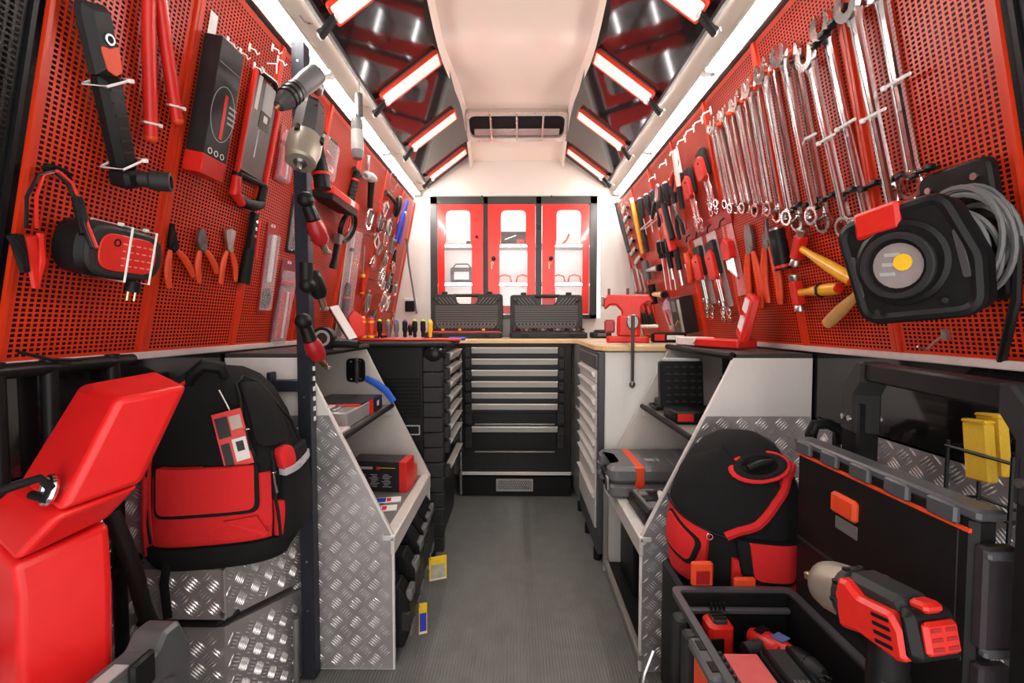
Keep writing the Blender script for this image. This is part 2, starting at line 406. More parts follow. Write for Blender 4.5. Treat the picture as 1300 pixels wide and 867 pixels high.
# ------------------------------------------------------------------ furniture
YN, YF = 1.235, 1.755          # near and far ends of the open shelf units
XZY = lambda Y: basis(Vector((0, Y, 0)), Vector((1, 0, 0)), Vector((0, 0, 1)), Vector((0, -1, 0)))   # local z faces the camera
for s in (-1, 1):
    sd = 'under the charger and plier board' if s < 0 else 'under the wrench board'
    t = thing('shelf_unit', 'open slanted shelf unit with tread plate end %s' % sd, 'shelf unit', T(0, 0, 0))
    prof = [(s*.826, 0), (s*.352, 0), (s*.352, .395), (s*.585, .86), (s*.605, .905), (s*.826, .905)]
    e = MB(XZY(YN)).prism(prof, -.012, 0, .0015).build('end_panel', mat('end_panel_white', (.74, .70, .68), .45, var=.04), t)
    ins = inset(prof if area(prof) > 0 else prof[::-1], .005)
    zt = .742
    def cut(P, z):   # keep the part below z
        out = []
        for i in range(len(P)):
            a, b = P[i-1], P[i]
            if (a[1] > z) != (b[1] > z):
                k = (z-a[1])/(b[1]-a[1]); out.append((a[0]+(b[0]-a[0])*k, z))
            if b[1] <= z: out.append(b)
        return out
    tp = cut(ins, zt)
    o = MB(XZY(YN)).prism(tp, .0, .0025).build('tread_plate', TREAD, e)
    b = tread_bars(tp, XZY(YN) @ T(0, 0, .0025)).build('tread_pattern', TREADB, e, smooth=10); b['kind'] = 'stuff'
    MB(XZY(YF)).prism(prof, -.012, 0, .0015).build('end_panel', BEIGE, t)
    MB().box((s*.818, (YN+YF)/2, .65), (.01, YF-YN-.01, .50)).build('back_panel', mat('shelf_back', (.20, .17, .16), .5) if s < 0 else BLK, t)
    L = YF-YN+.012; yc = (YN+YF)/2-.0
    def board(name, x0, x1, z, h, m, bev=.002): return MB().box((s*(x0+x1)/2, yc, z), (x1-x0, L-.016, h), bev).build(name, m, t)
    sh = board('shelf', .50, .815, .672, .012, SHELF)
    MB().tube([(s*.496, YN+.01, .676), (s*.496, YF-.012, .676)], .009, 8).build('rubber_edge', RUB, sh)
    sh = board('shelf', .385, .815, .385, .012, SHELF)
    g = MB(); g.box((s*.366, yc, .389), (.036, L-.002, .016), .003); g.box((s*.355, yc, .366), (.012, L-.002, .052), .003); g.build('front_lip', mat('shelf_lip', (.68, .66, .62), .4, metal=.2), sh)
    top = board('top_board', .605, .826, .910, .016, mat('bench_black_top', (.05, .048, .046), .35))
    MB().tube([(s*.603, YN+.002, .911), (s*.603, YF+.012, .911)], .011, 8).build('rolled_edge', RUB, top)
    if s > 0:
     g = MB(); g.box((s*.358, yc, .045), (.018, L, .022), .003); g.box((s*.356, YF-.012, .20), (.016, .016, .34), .002); g.build('kick_frame', mat('kick_frame', (.36, .34, .30), .4, metal=.5), t)
    board('base_board', .37, .815, .03, .02, BLK)
    for yy in (YF-.03,):
        g = MB(); g.box((s*.53, yy, .653), (.07, .022, .026), .002); g.build('shelf_bracket', BEIGE, t)

def drawer_handles(M, w, zs, parent, m_h, hh=.034, depth=.022):
    # M: local x along the front, y up, z out.  slanted pale pulls with black end blocks
    for z in zs:
        d = MB(M).prism([(-w/2, z-.060+hh), (w/2, z-.060+hh), (w/2, z), (-w/2, z)], 0, .012, .002).build('drawer', BLK, parent)
        g = MB(M); g.loft([[(x, z-hh, .012), (x, z-hh, .012+depth*.35), (x, z-.003, .012+depth), (x, z, .012+depth*.9), (x, z, .012)] for x in (-w/2+.04, w/2-.04)]); g.build('pull', m_h, d)
        for sx in (-1, 1): MB(M).box((sx*(w/2-.018), z-.028, .018), (.036, .052, .024), .004).build('end_block', BLK2, d)
# back drawer cabinet
PULL = mat('pale_drawer_pull', (.72, .70, .67), .38, metal=.25, var=.05)
t = thing('drawer_cabinet', 'black drawer cabinet with seven wide white pulls under the wooden bench', 'cabinet', T(0, 2.52, 0))
w0, w1 = -.329, .315; cx = (w0+w1)/2; W = w1-w0
g = MB(); g.box((cx, .19, .499), (W, .36, .776), .003); g.build('body', mat('cabinet_black', (.022, .021, .021), .35, var=.3), t)
Mf = basis(Vector((cx-.005, .008, 0)), Vector((1, 0, 0)), Vector((0, 0, 1)), Vector((0, -1, 0)))
drawer_handles(Mf, .57, [.868-.0648*i for i in range(6)]+[.414], t, PULL)
g = MB(Mf); g.prism([(-.24, .425), (.24, .425), (.24, .49), (-.24, .49)], 0, .012, .002); g.prism([(-.24, .28), (.24, .28), (.24, .375), (-.24, .375)], 0, .012, .002); g.build('deep_drawer_front', BLK, t)
g = MB(Mf); g.box((0, .265, .012), (.46, .008, .01), .002); g.box((0, .425, .012), (.46, .008, .01), .002); g.build('drawer_ledge', mat('drawer_ledge', (.3, .28, .26), .4, metal=.4), t)
for sx in (-1, 1):
    for zz in (.47, .36, .31): MB(Mf).box((sx*.264, zz, .014), (.044, .085 if zz > .4 else .05, .022), .004).build('end_block', BLK2, t)
MB().box((cx, .15, .135), (W, .30, .018), .002).build('plinth_strip', mat('plinth_strip', (.72, .67, .63), .45), t)
MB().box((cx, .16, .063), (W, .30, .126), .002).build('plinth', BLK, t)
g = MB(basis(Vector((-.012, .009, .067)), Vector((1, 0, 0)), Vector((0, 0, 1)), Vector((0, -1, 0))))
gr = MB(g.M).frame(rrect(.214, .072, .004, 2), rrect(.196, .054, .003, 2), 0, .006).build('vent_grille', STEEL, t)
g2 = MB(g.M)
for i in range(15):
    for j in range(5): g2.ringp(((i-7)*.0135+(.003 if j % 2 else -.003), (j-2)*.0108, .002), .0076, .0042, 0, .003, 6)
q = g2.build('grille_mesh', STEEL, gr); q['kind'] = 'stuff'
# left tool chest
t = thing('tool_chest', 'black roll cabinet with grey slanted drawer pulls beside the slanted shelves', 'tool chest', T(0, 1.795, 0))
MB().box((-.60, .22, .50), (.44, .44, .82), .006).build('body', BLK, t)
g = MB(XZY(.0))
for i in range(16):
    for j in range(11): g.box((-.555+i*.0105, .62+j*.0155, .002), (.0055, .0085, .004))
q = g.build('vent_slots', mat('slot_black', (.004, .004, .004), .8), t); q['kind'] = 'stuff'
MB(XZY(.0)).frame(rrect(.085, .04, .003, 2, -.44, .565), rrect(.077, .032, .002, 2, -.44, .565), 0, .004).build('label_holder', LGREY, t)
for k in range(13): MB(XZY(.012)).box((-.343, .085+k*.0625, .0), (.082, .0605, .034), .004).build('corner_block', BLK2, t)
Mf = basis(Vector((-.312, .235, 0)), Vector((0, 1, 0)), Vector((0, 0, 1)), Vector((1, 0, 0)))
MB(Mf).box((0, .47, -.035), (.41, .80, .05), .003).build('drawer_stack', BLK, t)
drawer_handles(Mf, .40, [.880-.0615*i for i in range(7)]+[.405], t, mat('grey_drawer_pull', (.50, .49, .46), .35, metal=.4), .038, .03)
g = MB(); g.tube([(-.29, .452, .12), (-.29, .452, .84), (-.296, .452, .86)], .008, 8); g.build('side_rod', STEEL, t)
g = MB(); g.prism(rpoly([(-.83, -.005), (-.32, -.012), (-.285, .01), (-.285, .448), (-.83, .448)], .03, 4), .905, .925, .006); g.build('top_mat', RUB, t)
g = MB(); g.sphere((-.34, .02, .878), .05, 14, sc=(1.0, .75, .85)); g.build('vinyl_corner', mat('glossy_black_vinyl', (.012, .012, .013), .22, var=.2), t)
for x in (-.36, -.75):
    for y in (.06, .38):
        c = MB().cyl((x-.012, y, .032), (x+.012, y, .032), .032, n=14, bev=.004).build('caster', RUB, t)
        MB().box((x, y, .075), (.04, .05, .04), .003).build('caster_fork', STEEL, c)
# right white cabinet with side drawers
t = thing('side_drawer_cabinet', 'white cabinet with pale slanted drawers facing the aisle, below the vise', 'cabinet', T(0, 1.79, 0))
MB().box((.595, .255, .468), (.47, .50, .836), .003).build('body', WHITE, t)
MB().box((.345, .25, .468), (.025, .50, .836), .002).build('front_frame', DGREY, t)
Mf = basis(Vector((.333, .25, 0)), Vector((0, -1, 0)), Vector((0, 0, 1)), Vector((-1, 0, 0)))
MB(Mf).box((0, .845, .004), (.46, .055, .012), .002).build('top_rail', DGREY, t)
for i in range(9):
    z = .81-.058*i if i < 8 else .30; h = .054 if i < 7 else (.10 if i == 7 else .15)
    d = MB(Mf).prism([(-.225, z-h), (.225, z-h), (.225, z), (-.225, z)], 0, .008, .002).build('drawer', mat('pale_drawer_front', (.60, .585, .56), .4, metal=.2), t)
    g = MB(Mf); g.loft([[(x, z-.030, .006), (x, z-.030, .014), (x, z-.008, .024), (x, z-.006, .006)] for x in (-.21, .21)]); g.build('pull', PULL, d)
MB().box((.338, .62, .476), (.02, .22, .82), .002).build('filler_door', mat('grey_filler', (.20, .195, .185), .4, metal=.4), t)
g = MB(); g.cyl((.326, .58, .55), (.318, .58, .55), .014); g.build('lock', STEEL, t)
MB().box((.60, .30, .025), (.44, .60, .05)).build('plinth', BLK, t)
for y in (.06, .30, .55): MB().cyl((.345, y, .0), (.345, y, .05), .017, n=10).build('foot', RUB, t)
# wooden bench top
poly = [(-.83, 2.25), (-.34, 2.25), (-.34, 2.50), (.31, 2.50), (.335, 2.44), (.325, 1.86), (.36, 1.78), (.62, 1.775), (.83, 1.775), (.83, 2.895), (-.83, 2.895)]
t = thing('workbench_top', 'pale wooden worktop wrapping round above the drawer cabinets', 'worktop', T(0, 0, 0))
MB().prism(rpoly(poly, .02, 3), .890, .914, .003).build('wood_slab', WOOD, t)
MB().prism(rpoly(inset(poly, .006), .02, 3), .914, .916).build('top_surface', mat('bench_laminate', (.62, .48, .33), .4), t)
# cabinet with three red doors set in the back wall
YD = 2.858; PXM = F/YD
t = thing('wall_cabinet', 'dark framed wall cabinet with red windowed doors above the bench', 'cabinet', T(0, 0, 0))
X = lambda px: (px-656.0)*YD/F
Z = lambda py: 1-(py-411.0)*YD/F
V = XZY(YD)
xo0, xo1, zo0, zo1 = X(547), X(757), Z(404), Z(251)
fr = mat('dark_frame', (.055, .055, .055), .3, metal=.5, var=.3, scale=6)
g = MB(V)
for (a, b, c, d) in ((xo0, xo1, Z(260.5), zo1), (xo0, xo1, zo0, Z(399)), (xo0, X(556), zo0, zo1), (X(748), xo1, zo0, zo1), (X(614), X(620), zo0, zo1), (X(680), X(687), zo0, zo1)):
    g.box(((a+b)/2, (c+d)/2, -.02), (b-a, d-c, .05), .002)
g.build('frame', fr, t)
g = MB()
g.box(((xo0+xo1)/2, YD+.30, (zo0+zo1)/2), (xo1-xo0, .01, zo1-zo0)); g.box(((xo0+xo1)/2, YD+.16, zo1-.005), (xo1-xo0, .29, .01)); g.box(((xo0+xo1)/2, YD+.16, zo0+.005), (xo1-xo0, .29, .01))
for xx in (xo0+.005, X(617), X(683.5), xo1-.005): g.box((xx, YD+.17, (zo0+zo1)/2), (.008, .26, zo1-zo0-.02))
g.build('interior', WHP, t)
for py in (307, 357): MB().box(((xo0+xo1)/2, YD+.20, Z(py)), (xo1-xo0-.02, .18, .014), .002).build('inner_shelf', mat('inner_shelf_grey', (.25, .25, .26), .4, metal=.4), t)
CABL = mat('added_cabinet_glow', (1, 1, 1), .4, emit=((1, .97, .95), 20.0))  # unseen glowing bars, added at each level to whiten the cabinet interior
for (a, b) in ((560, 611), (623, 676), (690, 744)):
    for zl in (zo1-.03, Z(307)-.014, Z(357)-.014): MB().box(((X(a)+X(b))/2, YD+.09, zl), (X(b)-X(a), .012, .008)).build('added_light_bar', CABL, t)
doors = [(557, 614, 566.5, 598.5, 'left'), (620, 679, 635.5, 668, None), (688, 746, 705, 737, None)]
for i, (a, b, c, d, _) in enumerate(doors):
    def wpoly(c, d, zt, zb):
        xa, xb = X(c), X(d); m = (xb-xa)*.04; H = zt-zb
        return rpoly([(xa, zb), (xb, zb), (xb+m, zb+H*.25), (xb+m, zt-H*.42), (xb-m*.5, zt-H*.30), (xb-m*.5, zt), (xa+m*.5, zt), (xa+m*.5, zt-H*.30), (xa-m, zt-H*.42), (xa-m, zb+H*.25)], [.03, .03, .02, .02, .02, .035, .035, .02, .02, .02], 4)
    inn = wpoly(c, d, Z(268.5), Z(388))
    # outer outline resampled to the inner one by angle
    xa, xb, za, zb = X(a), X(b), Z(398), Z(261.5); cxm = (X(c)+X(d))/2; czm = (za+zb)/2
    out = []
    for (x_, z_) in inn:
        dx, dz = x_-cxm, z_-czm
        k = min(((xb if dx > 0 else xa)-cxm)/dx if abs(dx) > 1e-6 else 9e9, ((zb if dz > 0 else za)-czm)/dz if abs(dz) > 1e-6 else 9e9)
        out.append((cxm+dx*k, czm+dz*k))
    for cxn, czn in ((xa, za), (xb, za), (xb, zb), (xa, zb)):      # snap the closest samples onto the corners
        j = min(range(len(out)), key=lambda q: (out[q][0]-cxn)**2+(out[q][1]-czn)**2); out[j] = (cxn, czn)
    dr = MB(V).frame(out, inn, .006, .022).build('door', mat('red_door_gloss', (.70, .022, .014), .22, var=.04, coat=.3), t)
    MB(V).prism(inn, .009, .0115).build('pane', GLASS, dr)
    if i: 
        px = 627 if i == 1 else 698.6
        MB(V).cyl((X(px), Z(329), .022), (X(px), Z(329), .042), .013, n=12, bev=.003).build('lock', BLK, dr)
        g = MB(V); g.ringp((X(px-1.5), Z(335), .03), .009, .006, 0, .002, 10); g.box((X(px-2.2), Z(339), .031), (.006, .03, .002), M=None); g.build('key', BRASS, dr)
    else: MB(V).cyl((X(606), Z(302), .022), (X(606), Z(302), .030), .009, n=10).build('lock', BLK, dr)
# things inside the cabinet
def tagged(mb, name, m, label, cat, group=None): return tag(mb.build(name, m), label, cat, group)
zs1, zs2 = Z(307)+.007, Z(357)+.007
bx = thing('tool_box_package', 'dark flat package with red stripe behind the middle cabinet door', 'package', T(X(652), YD+.16, zs1))
MB().box((0, 0, .042), (.17, .05, .084), .002).build('carton', CARD, bx)
MB(XZY(-.026)).box((.045, .02, 0), (.05, .022, .002)).build('label', RED, bx)
MB(XZY(-.026)).box((-.005, .05, 0), (.08, .006, .002), M=R(20, 'Z')).build('print', WCARD, bx)
bx = thing('radio_case', 'grey instrument case behind the cabinet door without a key', 'case', T(X(583), YD+.17, zs2))
MB().box((0, 0, .05), (.15, .08, .10), .006).build('body', DGREY, bx)
MB(XZY(-.041)).box((0, .045, 0), (.10, .05, .004), .001).build('face', LGREY, bx)
g = MB(); g.tube([(-.06, -.02, .10), (-.04, -.02, .125), (.04, -.02, .125), (.06, -.02, .10)], .004); g.build('handle', BLK, bx)
for px, lab in ((640, 'pair-left red coiled hose loop behind the middle cabinet door'), (664, 'small red hose loop beside it'), (712, ''), (733.5, '')):
    g = MB(T(X(px), YD+.18, zs2)); g.tube([(-.045, 0, .005), (-.035, 0, .045), (0, 0, .055), (.035, 0, .045), (.045, 0, .005)], .005)
    tagged(g, 'hose_loop', RED, 'red bent hose loop on the lower shelf behind the %s cabinet door' % ('middle' if px < 680 else 'end'), 'hose', 'red hose loops in the cabinet')
g = MB(T(X(722), YD+.17, zs1)); g.tube([(-.03, 0, .005), (.0, 0, .03), (.02, 0, .075)], .006); g.box((-.01, 0, .005), (.09, .04, .01), .003)
tagged(g, 'trigger_clamp', RED, 'small red clamp on the upper shelf inside the wall cabinet', 'clamp')
g = MB(T(X(592), YD+.16, zs1)); g.box((0, 0, .012), (.03, .03, .024), .003)
tagged(g, 'small_block', BLK, 'small black block on the upper shelf inside the wall cabinet', 'block')

# open socket cases standing on the bench
def bench_case(cx, w, h, label, tray_m, tools):
    t = thing('socket_case', label, 'case', T(cx, 2.74, .917))
    Vl = basis(Vector((0, .035, .03)), Vector((1, 0, 0)), Vector((0, .12, 1)).normalized(), Vector((1, 0, 0)).cross(Vector((0, .12, 1)).normalized()))
    hw = w/2; hz = h-.062
    g = MB(Vl)
    g.prism(rpoly([(-hw, 0), (hw, 0), (hw, h), (.075, h), (.062, hz+.012), (.045, hz), (-.045, hz), (-.062, hz+.012), (-.075, h), (-hw, h)], [.012, .012, .02, .004, .01, .01, .01, .01, .004, .02], 3), -.022, .004, .003)
    g.tube([(-.085, h-.006, -.009), (.085, h-.006, -.009)], .011, 8)
    lid = g.build('lid', mat('case_charcoal', (.028, .027, .026), .45, var=.25), t)
    g = MB(Vl)
    for k in range(9): g.box((0, .075+k*.0115, .004), (w-.06, .0045, .010))
    for k in range(17):
        x0 = -hw+.045+k*(w-.09)/16
        g.box((x0, .048, .004), (.0042, .048, .005), M=None)
        g.add(*bar(x0-.02, .028, x0+.012, .066, .0042, .004, .0095)); g.add(*bar(x0+.02, .028, x0-.012, .066, .0042, .004, .0095))
        if abs(x0) > .08:
            sg = 1 if x0 > 0 else -1
            g.add(*bar(x0-.018*sg, h-.062, x0+.018*sg, h-.022, .0042, .004, .0095))
    q = g.build('rib_pattern', mat('case_rib_lit', (.13, .125, .12), .4), lid); q['kind'] = 'stuff'  # ribs paler than the lid: their highlights are put into the colour
    for sx in (-1, 1):
        for z in (.032, h-.03): MB(Vl).lathe([(.017, 0), (.017, .006), (.012, .009), (.010, .005), (.001, .005)], 14, T(sx*(hw-.032), z, .004)).build('corner_boss', BLK2, lid)
        MB(Vl).box((sx*(hw-.085), h+.006, -.008), (.036, .02, .02), .003).build('latch', BLK, lid)
    MB().prism(rpoly([(-hw, -.17), (hw, -.17), (hw, .035), (-hw, .035)], .015, 3), 0, .034, .004).build('base', BLK2, t)
    MB().prism(rpoly([(-hw+.012, -.158), (hw-.012, -.158), (hw-.012, .02), (-hw+.012, .02)], .01, 2), .034, .040).build('tray', tray_m, t)
    for k, (x, m, r_) in enumerate(tools): MB().cyl((x, -.145, .045), (x, -.145, .057), r_, n=8).build('socket', m, t)
    for sx in (-.6, .6): MB().box((sx*hw, -.172, .018), (.04, .008, .02), .002).build('base_latch', BLK, t)
def bar(x0, y0, x1, y1, w, z0, z1):
    d = Vector((x1-x0, y1-y0)); n = Vector((-d.y, d.x)).normalized()*w/2
    P = [(x0+n.x, y0+n.y), (x0-n.x, y0-n.y), (x1-n.x, y1-n.y), (x1+n.x, y1+n.y)]
    return [(a, b, z0) for a, b in P]+[(a, b, z1) for a, b in P], [(4, 5, 6, 7), (0, 1, 5, 4), (1, 2, 6, 5), (2, 3, 7, 6), (3, 0, 4, 7)]
xs_ = lambda px: (px-656.0)*2.74/F
bench_case(xs_(591.5), .455, .245, 'charcoal ribbed socket case lid standing open, red tray, below the keyless door', RED, [(-.12, YEL, .009), (-.02, YEL, .009), (.12, YEL, .009)])
bench_case(xs_(694), .455, .240, 'charcoal ribbed socket case standing open with row of chrome sockets', BLK, [(-.20+.0235*k, (CHR, BLK, CHR, STEEL)[k % 4], .008+.002*(k % 3)) for k in range(18)])
# ------------------------------------------------------------------ tool builders (local x right, y up, z out of the wall, top at the origin)
def lerp(a, b, t): return a+(b-a)*t
def zip_tie(parent, pts, M=None, r=.0022, head=None, m=None):
    g = MB(M); g.tube(pts, r, 6, closed=True)
    if head: g.box(head, (.009, .007, .007), .001)
    return g.build('cable_tie', m or ZIP, parent)
def pliers(M, L, label, jaw='long', spread=(.0, .0), hm=ORG, jm=DSTEEL, group=None, name='pliers', jl=.36, w=1.0):
    t = thing(name, label, 'pliers', M, group)
    py = -L*jl
    for sx in (-1, 1):
        g = MB()
        if jaw == 'long': ps = [(sx*.002, 0), (sx*.009*w, py*.6), (sx*.013*w, py), (sx*.004, py-.012), (-sx*.004, py)]
        elif jaw == 'bent': ps = [(sx*.001+.014, .0), (sx*.006+.006, py*.3), (sx*.011*w, py*.7), (sx*.013*w, py), (sx*.004, py-.012), (-sx*.004, py), (sx*.001, py*.35), (.010, -.004)]
        elif jaw == 'end': ps = [(sx*.001, 0), (sx*.019*w, -.006), (sx*.017*w, -.020), (sx*.010*w, py), (sx*.003, py-.012), (-sx*.003, py), (sx*.001, -.02)]
        else: ps = [(sx*.001, 0), (sx*.009*w, -.004), (sx*.014*w, py*.5), (sx*.013*w, py), (sx*.004, py-.012), (-sx*.004, py)]
        g.prism(ps, .006, .015, .0012); g.build('jaw', jm, t)
        sp = spread[0] if sx < 0 else spread[1]
        ex = sx*(.016*w+sp); ey = -L+abs(sp)*.35
        pts = [(lerp(sx*.008*w, ex, q)+sx*.007*w*math.sin(PI*q), lerp(py-.006, ey, q), .0105) for q in (0, .12, .3, .5, .7, .88, 1)]
        MB().tube(pts, [.005*w, .0066*w, .0082*w, .0084*w, .0078*w, .0072*w, .0055*w], 10, flat=.8, up=(0, 0, 1)).build('handle', hm, t)
    MB().cyl((0, py, .004), (0, py, .018), .009*w, n=12, bev=.001).build('pivot', jm, t)
    return t
def wrench(M, L, label, w, group=None, m=CHR, name='combination_wrench', tie=None, rr=None, jw=None):
    t = thing(name, label, 'wrench', M, group)
    jw = jw or w*1.35; rr = rr or w*1.2; th = min(.012, w*.9)
    g = MB()
    a = []
    for k in range(25):
        an = math.radians(118+k*(304/24)); a.append((jw*math.cos(an)*.98, -jw*1.0+jw*math.sin(an)))
    a += [(jw*.45, -jw*.75), (jw*.30, -jw*1.35), (-jw*.05, -jw*1.45), (-jw*.33, -jw*1.2), (-jw*.33, -jw*.55)]
    g.prism(a, .004, .004+th, .001, M=R(-14, 'Z')); g.build('open_jaw', m, t)
    g = MB(); y0 = -jw*1.75; y1 = -L+rr*1.7
    g.loft([[(ww, y, .004), (ww*.9, y, .004+th*.55), (ww*.55, y, .004+th*.75), (ww*.5, y, .004+th*.55), (-ww*.5, y, .004+th*.55), (-ww*.55, y, .004+th*.75), (-ww*.9, y, .004+th*.55), (-ww, y, .004)] for y, ww in ((y0, jw*.66), (y0-w*1.6, w*.9), ((y0+y1)/2, w*.78), (y1+w, w*.82), (y1-rr*.25, rr*.6))]); sh = g.build('shank', m, t)
    MB().ringp((0, -L+rr*.98, .004), rr, rr*.68, 0, th*1.3, 22).build('ring_end', m, t)
    if tie:
        y = -L*tie; g = MB(); g.tube([(-w*1.5, y, th+.003), (-w*.9, y, th+.006), (w*.9, y-.002, th+.007), (w*2.2, y-.004, th+.008), (w*3.0, y-.006, th+.010)], .0032, 6, flat=.5, up=(0, 0, 1)); g.box((-w*1.2, y, th+.005), (.008, .009, .008), .001)
        g.build('cable_tie', ZIP, t)
    return t
def blister(M, w, h, label, fill, card=CARD, d=.018, name='blister_pack', group=None, cat='package'):
    t = thing(name, label, cat, M, group)
    MB().prism(rrect(w, h, .004, 2, 0, -h/2), .002, .0035).build('backing_card', card, t)
    MB().frame(rrect(.022, .008, .003, 2, 0, -.008), rrect(.014, .004, .001, 2, 0, -.008), .0035, .005).build('hang_slot', WHP, t)
    fill(t, w, h, d)
    MB().prism(rrect(w*.86, h*.84, .006, 3, 0, -h*.54), .0036, .0036+d, .004).build('clear_bubble', CLEAR, t)
    return t
def screwdriver(M, L, label, hm, cap, name='screwdriver', hl=.11, r=.0135, group=None, up=True, collar=None):
    # handle top at origin, shaft downwards along -y
    t = thing(name, label, 'screwdriver', M, group)
    Rm = R(90, 'X')
    MB().lathe([(r*.55, 0), (r*.95, .006), (r, .02), (r*.92, hl*.35), (r*1.0, hl*.55), (r*.62, hl*.78), (r*.72, hl*.9), (r*.6, hl)], 10, Rm).build('handle', hm, t)
    MB().lathe([(r*.3, -.006), (r*.62, -.003), (r*.72, .004), (r*.5, .006)], 10, Rm).build('cap', cap, t)
    if collar: MB().lathe([(r*.8, hl*.86), (r*1.0, hl*.89), (r*1.0, hl*.96), (r*.7, hl)], 10, Rm).build('collar', collar, t); MB().lathe([(r*1.02, .016), (r*1.04, .02), (r*1.03, .024)], 10, Rm).build('grip_ring', collar, t)
    MB().cyl((0, -hl+.002, 0), (0, -L, 0), .0032, n=8).build('shaft', STEEL, t)
    return t
def hexset(M, L, label, hm, n=6, group=None, w=.04, name='ring_spanner_set'):
    # holder block with several spanners fanned below
    t = thing(name, label, 'tool set', M, group)
    MB().prism(rrect(w, L*.40, .006, 3, 0, -L*.22), .003, .022, .003).build('holder_back', BLK2, t)
    MB().prism(rpoly([(-w*.55, -L*.16), (w*.2, -L*.12), (w*.5, -L*.18), (w*.5, -L*.44), (w*.1, -L*.47), (-w*.55, -L*.44)], .005, 2), .018, .034, .003).build('clip', hm, t)
    MB().cyl((w*.12, -L*.22, .033), (w*.12, -L*.22, .036), .004, n=8).build('rivet', BLK, t)
    for k in range(n):
        x = (k-(n-1)/2)*w*.20; e = -L*(.72+.28*((k*37) % 10)/10.0)
        r_ = .0105+.003*(k % 3)
        MB().box((x, (-L*.42+e)/2, .014+.003*(k % 3)), (.0078, abs(e+L*.42), .005), .001).build('spanner_shank', CHR, t)
        MB().ringp((x*1.25, e-.004, .012+.003*(k % 3)), r_, r_*.6, 0, .007, 14).build('spanner_ring', CHR, t)
    return t
PEGDISC = []   # (along wall, up wall, radius, level) of the pullers already hung
def puller(M, sz, label, group, m=CHR, legs=2):
    c = M @ Vector((0, -sz*.4, 0)); u, v = c.y, c.z; r_ = sz*.72; lv = 0
    while any(q[3] == lv and math.hypot(q[0]-u, q[1]-v) < q[2]+r_ for q in PEGDISC): lv += 1
    PEGDISC.append((u, v, r_, lv)); lift = lv*.034; M = M @ T(0, 0, lift)
    t = thing('bearing_puller', label, 'puller', M, group)
    if lift > .003: MB().cyl((0, -sz*.12, .002-lift), (0, -sz*.12, .011), .0035, n=6).build('hook_pin', DSTEEL, t)
    MB().cyl((0, sz*.15, .018), (0, -sz*.75, .022), sz*.045, n=8).build('spindle', DSTEEL, t)
    MB().cyl((0, sz*.20, .018), (0, sz*.10, .018), sz*.075, n=6).build('bolt_head', m, t)
    MB().prism(rrect(sz*.62, sz*.17, sz*.05, 3, 0, -sz*.12), .010, .028, .003).build('yoke', m, t)
    for k in range(legs):
        sx = (-1, 1, 0)[k]
        ps = [(sx*sz*.22, -sz*.04), (sx*sz*.33, -sz*.04), (sx*sz*.37, -sz*.5), (sx*sz*.30, -sz*.88), (sx*sz*.05, -sz*.98), (sx*sz*.06, -sz*.86), (sx*sz*.20, -sz*.78), (sx*sz*.25, -sz*.5)]
        if sx == 0: ps = [(-sz*.06, -sz*.04), (sz*.06, -sz*.04), (sz*.07, -sz*.6), (sz*.03, -sz*.95), (-sz*.06, -sz*.6)]
        MB().prism(ps, .012, .024, .002).build('leg', m, t)
    return t
def hammer(M, L, label, hm, head_m, face_m, name='hammer', group=None, hr=.013, hs=.10, cap=None):
    # head at the origin, handle along -y
    t = thing(name, label, 'hammer', M, group)
    z = .022
    MB().tube([(0, .012, z), (0, -.05, z), (0, -L*.35, z), (0, -L*.6, z), (0, -L*.85, z), (0, -L, z)], [hr*.7, hr*.65, hr*.8, hr*1.05, hr*1.1, hr*.95], 12, flat=.8, up=(0, 0, 1)).build('handle', hm, t)
    if cap: MB().cyl((0, -L-.0005, z), (0, -L-.004, z), hr*.9, hr*.8, n=12).build('end_cap', cap, t)
    MB().prism(rpoly([(-hs*.32, -.013), (hs*.32, -.013), (hs*.32, .013), (-hs*.32, .013)], .005, 2), z-.013, z+.013, .003).build('head', head_m, t)
    for sx in (-1, 1): MB().cyl((sx*hs*.31, 0, z), (sx*hs*.5, 0, z), .0125, .0145, n=12, bev=.002).build('face', face_m, t)
    return t
LP = lambda px, py, off=0.0: pegp(-1, px, py, off)

# ------------------------------------------------------------------ left pegboard, near part
M_, L = hang(-1, (122, 4), (168, 238), .03)
t = thing('torque_multiplier', 'long black torque wrench with red inlay and bent square socket end', 'wrench', M_)
MB().prism(rpoly([(-.027, -.02), (-.023, 0), (.023, 0), (.027, -.02), (.024, -L*.36), (-.024, -L*.36)], [.024, .024, .024, .024, 0, 0], 6), .004, .038, .011).build('grip_head', BLK2, t)
MB().ringp((0.002, -.048, .0375), .009, .006, 0, .004, 14).build('eyelet', STEEL, t)
MB().prism(rpoly([(-.012, -L*.33), (-.017, -L*.20), (.0, -L*.215), (.019, -L*.19), (.016, -L*.33), (.002, -L*.355)], .006, 3), .037, .0395, .001).build('red_inlay', ORG, t)
MB().prism(rpoly([(-.023, -L*.36), (.023, -L*.36), (.021, -L*.90), (-.021, -L*.90)], .008, 2), .005, .036, .009).build('ribbed_grip', BLK, t)
for k in range(6): MB().box((.0, -L*(.43+.07*k), .0360), (.022, .003, .003)).build('grip_rib', BLK2, t)
MB().prism(rrect(.046, L*.11, .010, 3, 0, -L*.945), .004, .044, .006).build('elbow', BLK, t)
g = MB(); g.lathe([(.014, 0), (.014, .018), (.0185, .022), (.0185, .052), (.013, .053), (.012, .03), (.001, .03)], 14, T(.008, -L*.945, .036) @ R(28, 'Y')); g.build('socket', BLK2, t)
for q in (.385, .845): zip_tie(t, [(-.026, -L*q-.010, .002), (-.026, -L*q-.008, .044), (.026, -L*q+.006, .043), (.027, -L*q+.008, .002)], head=(.022, -L*q+.005, .046))

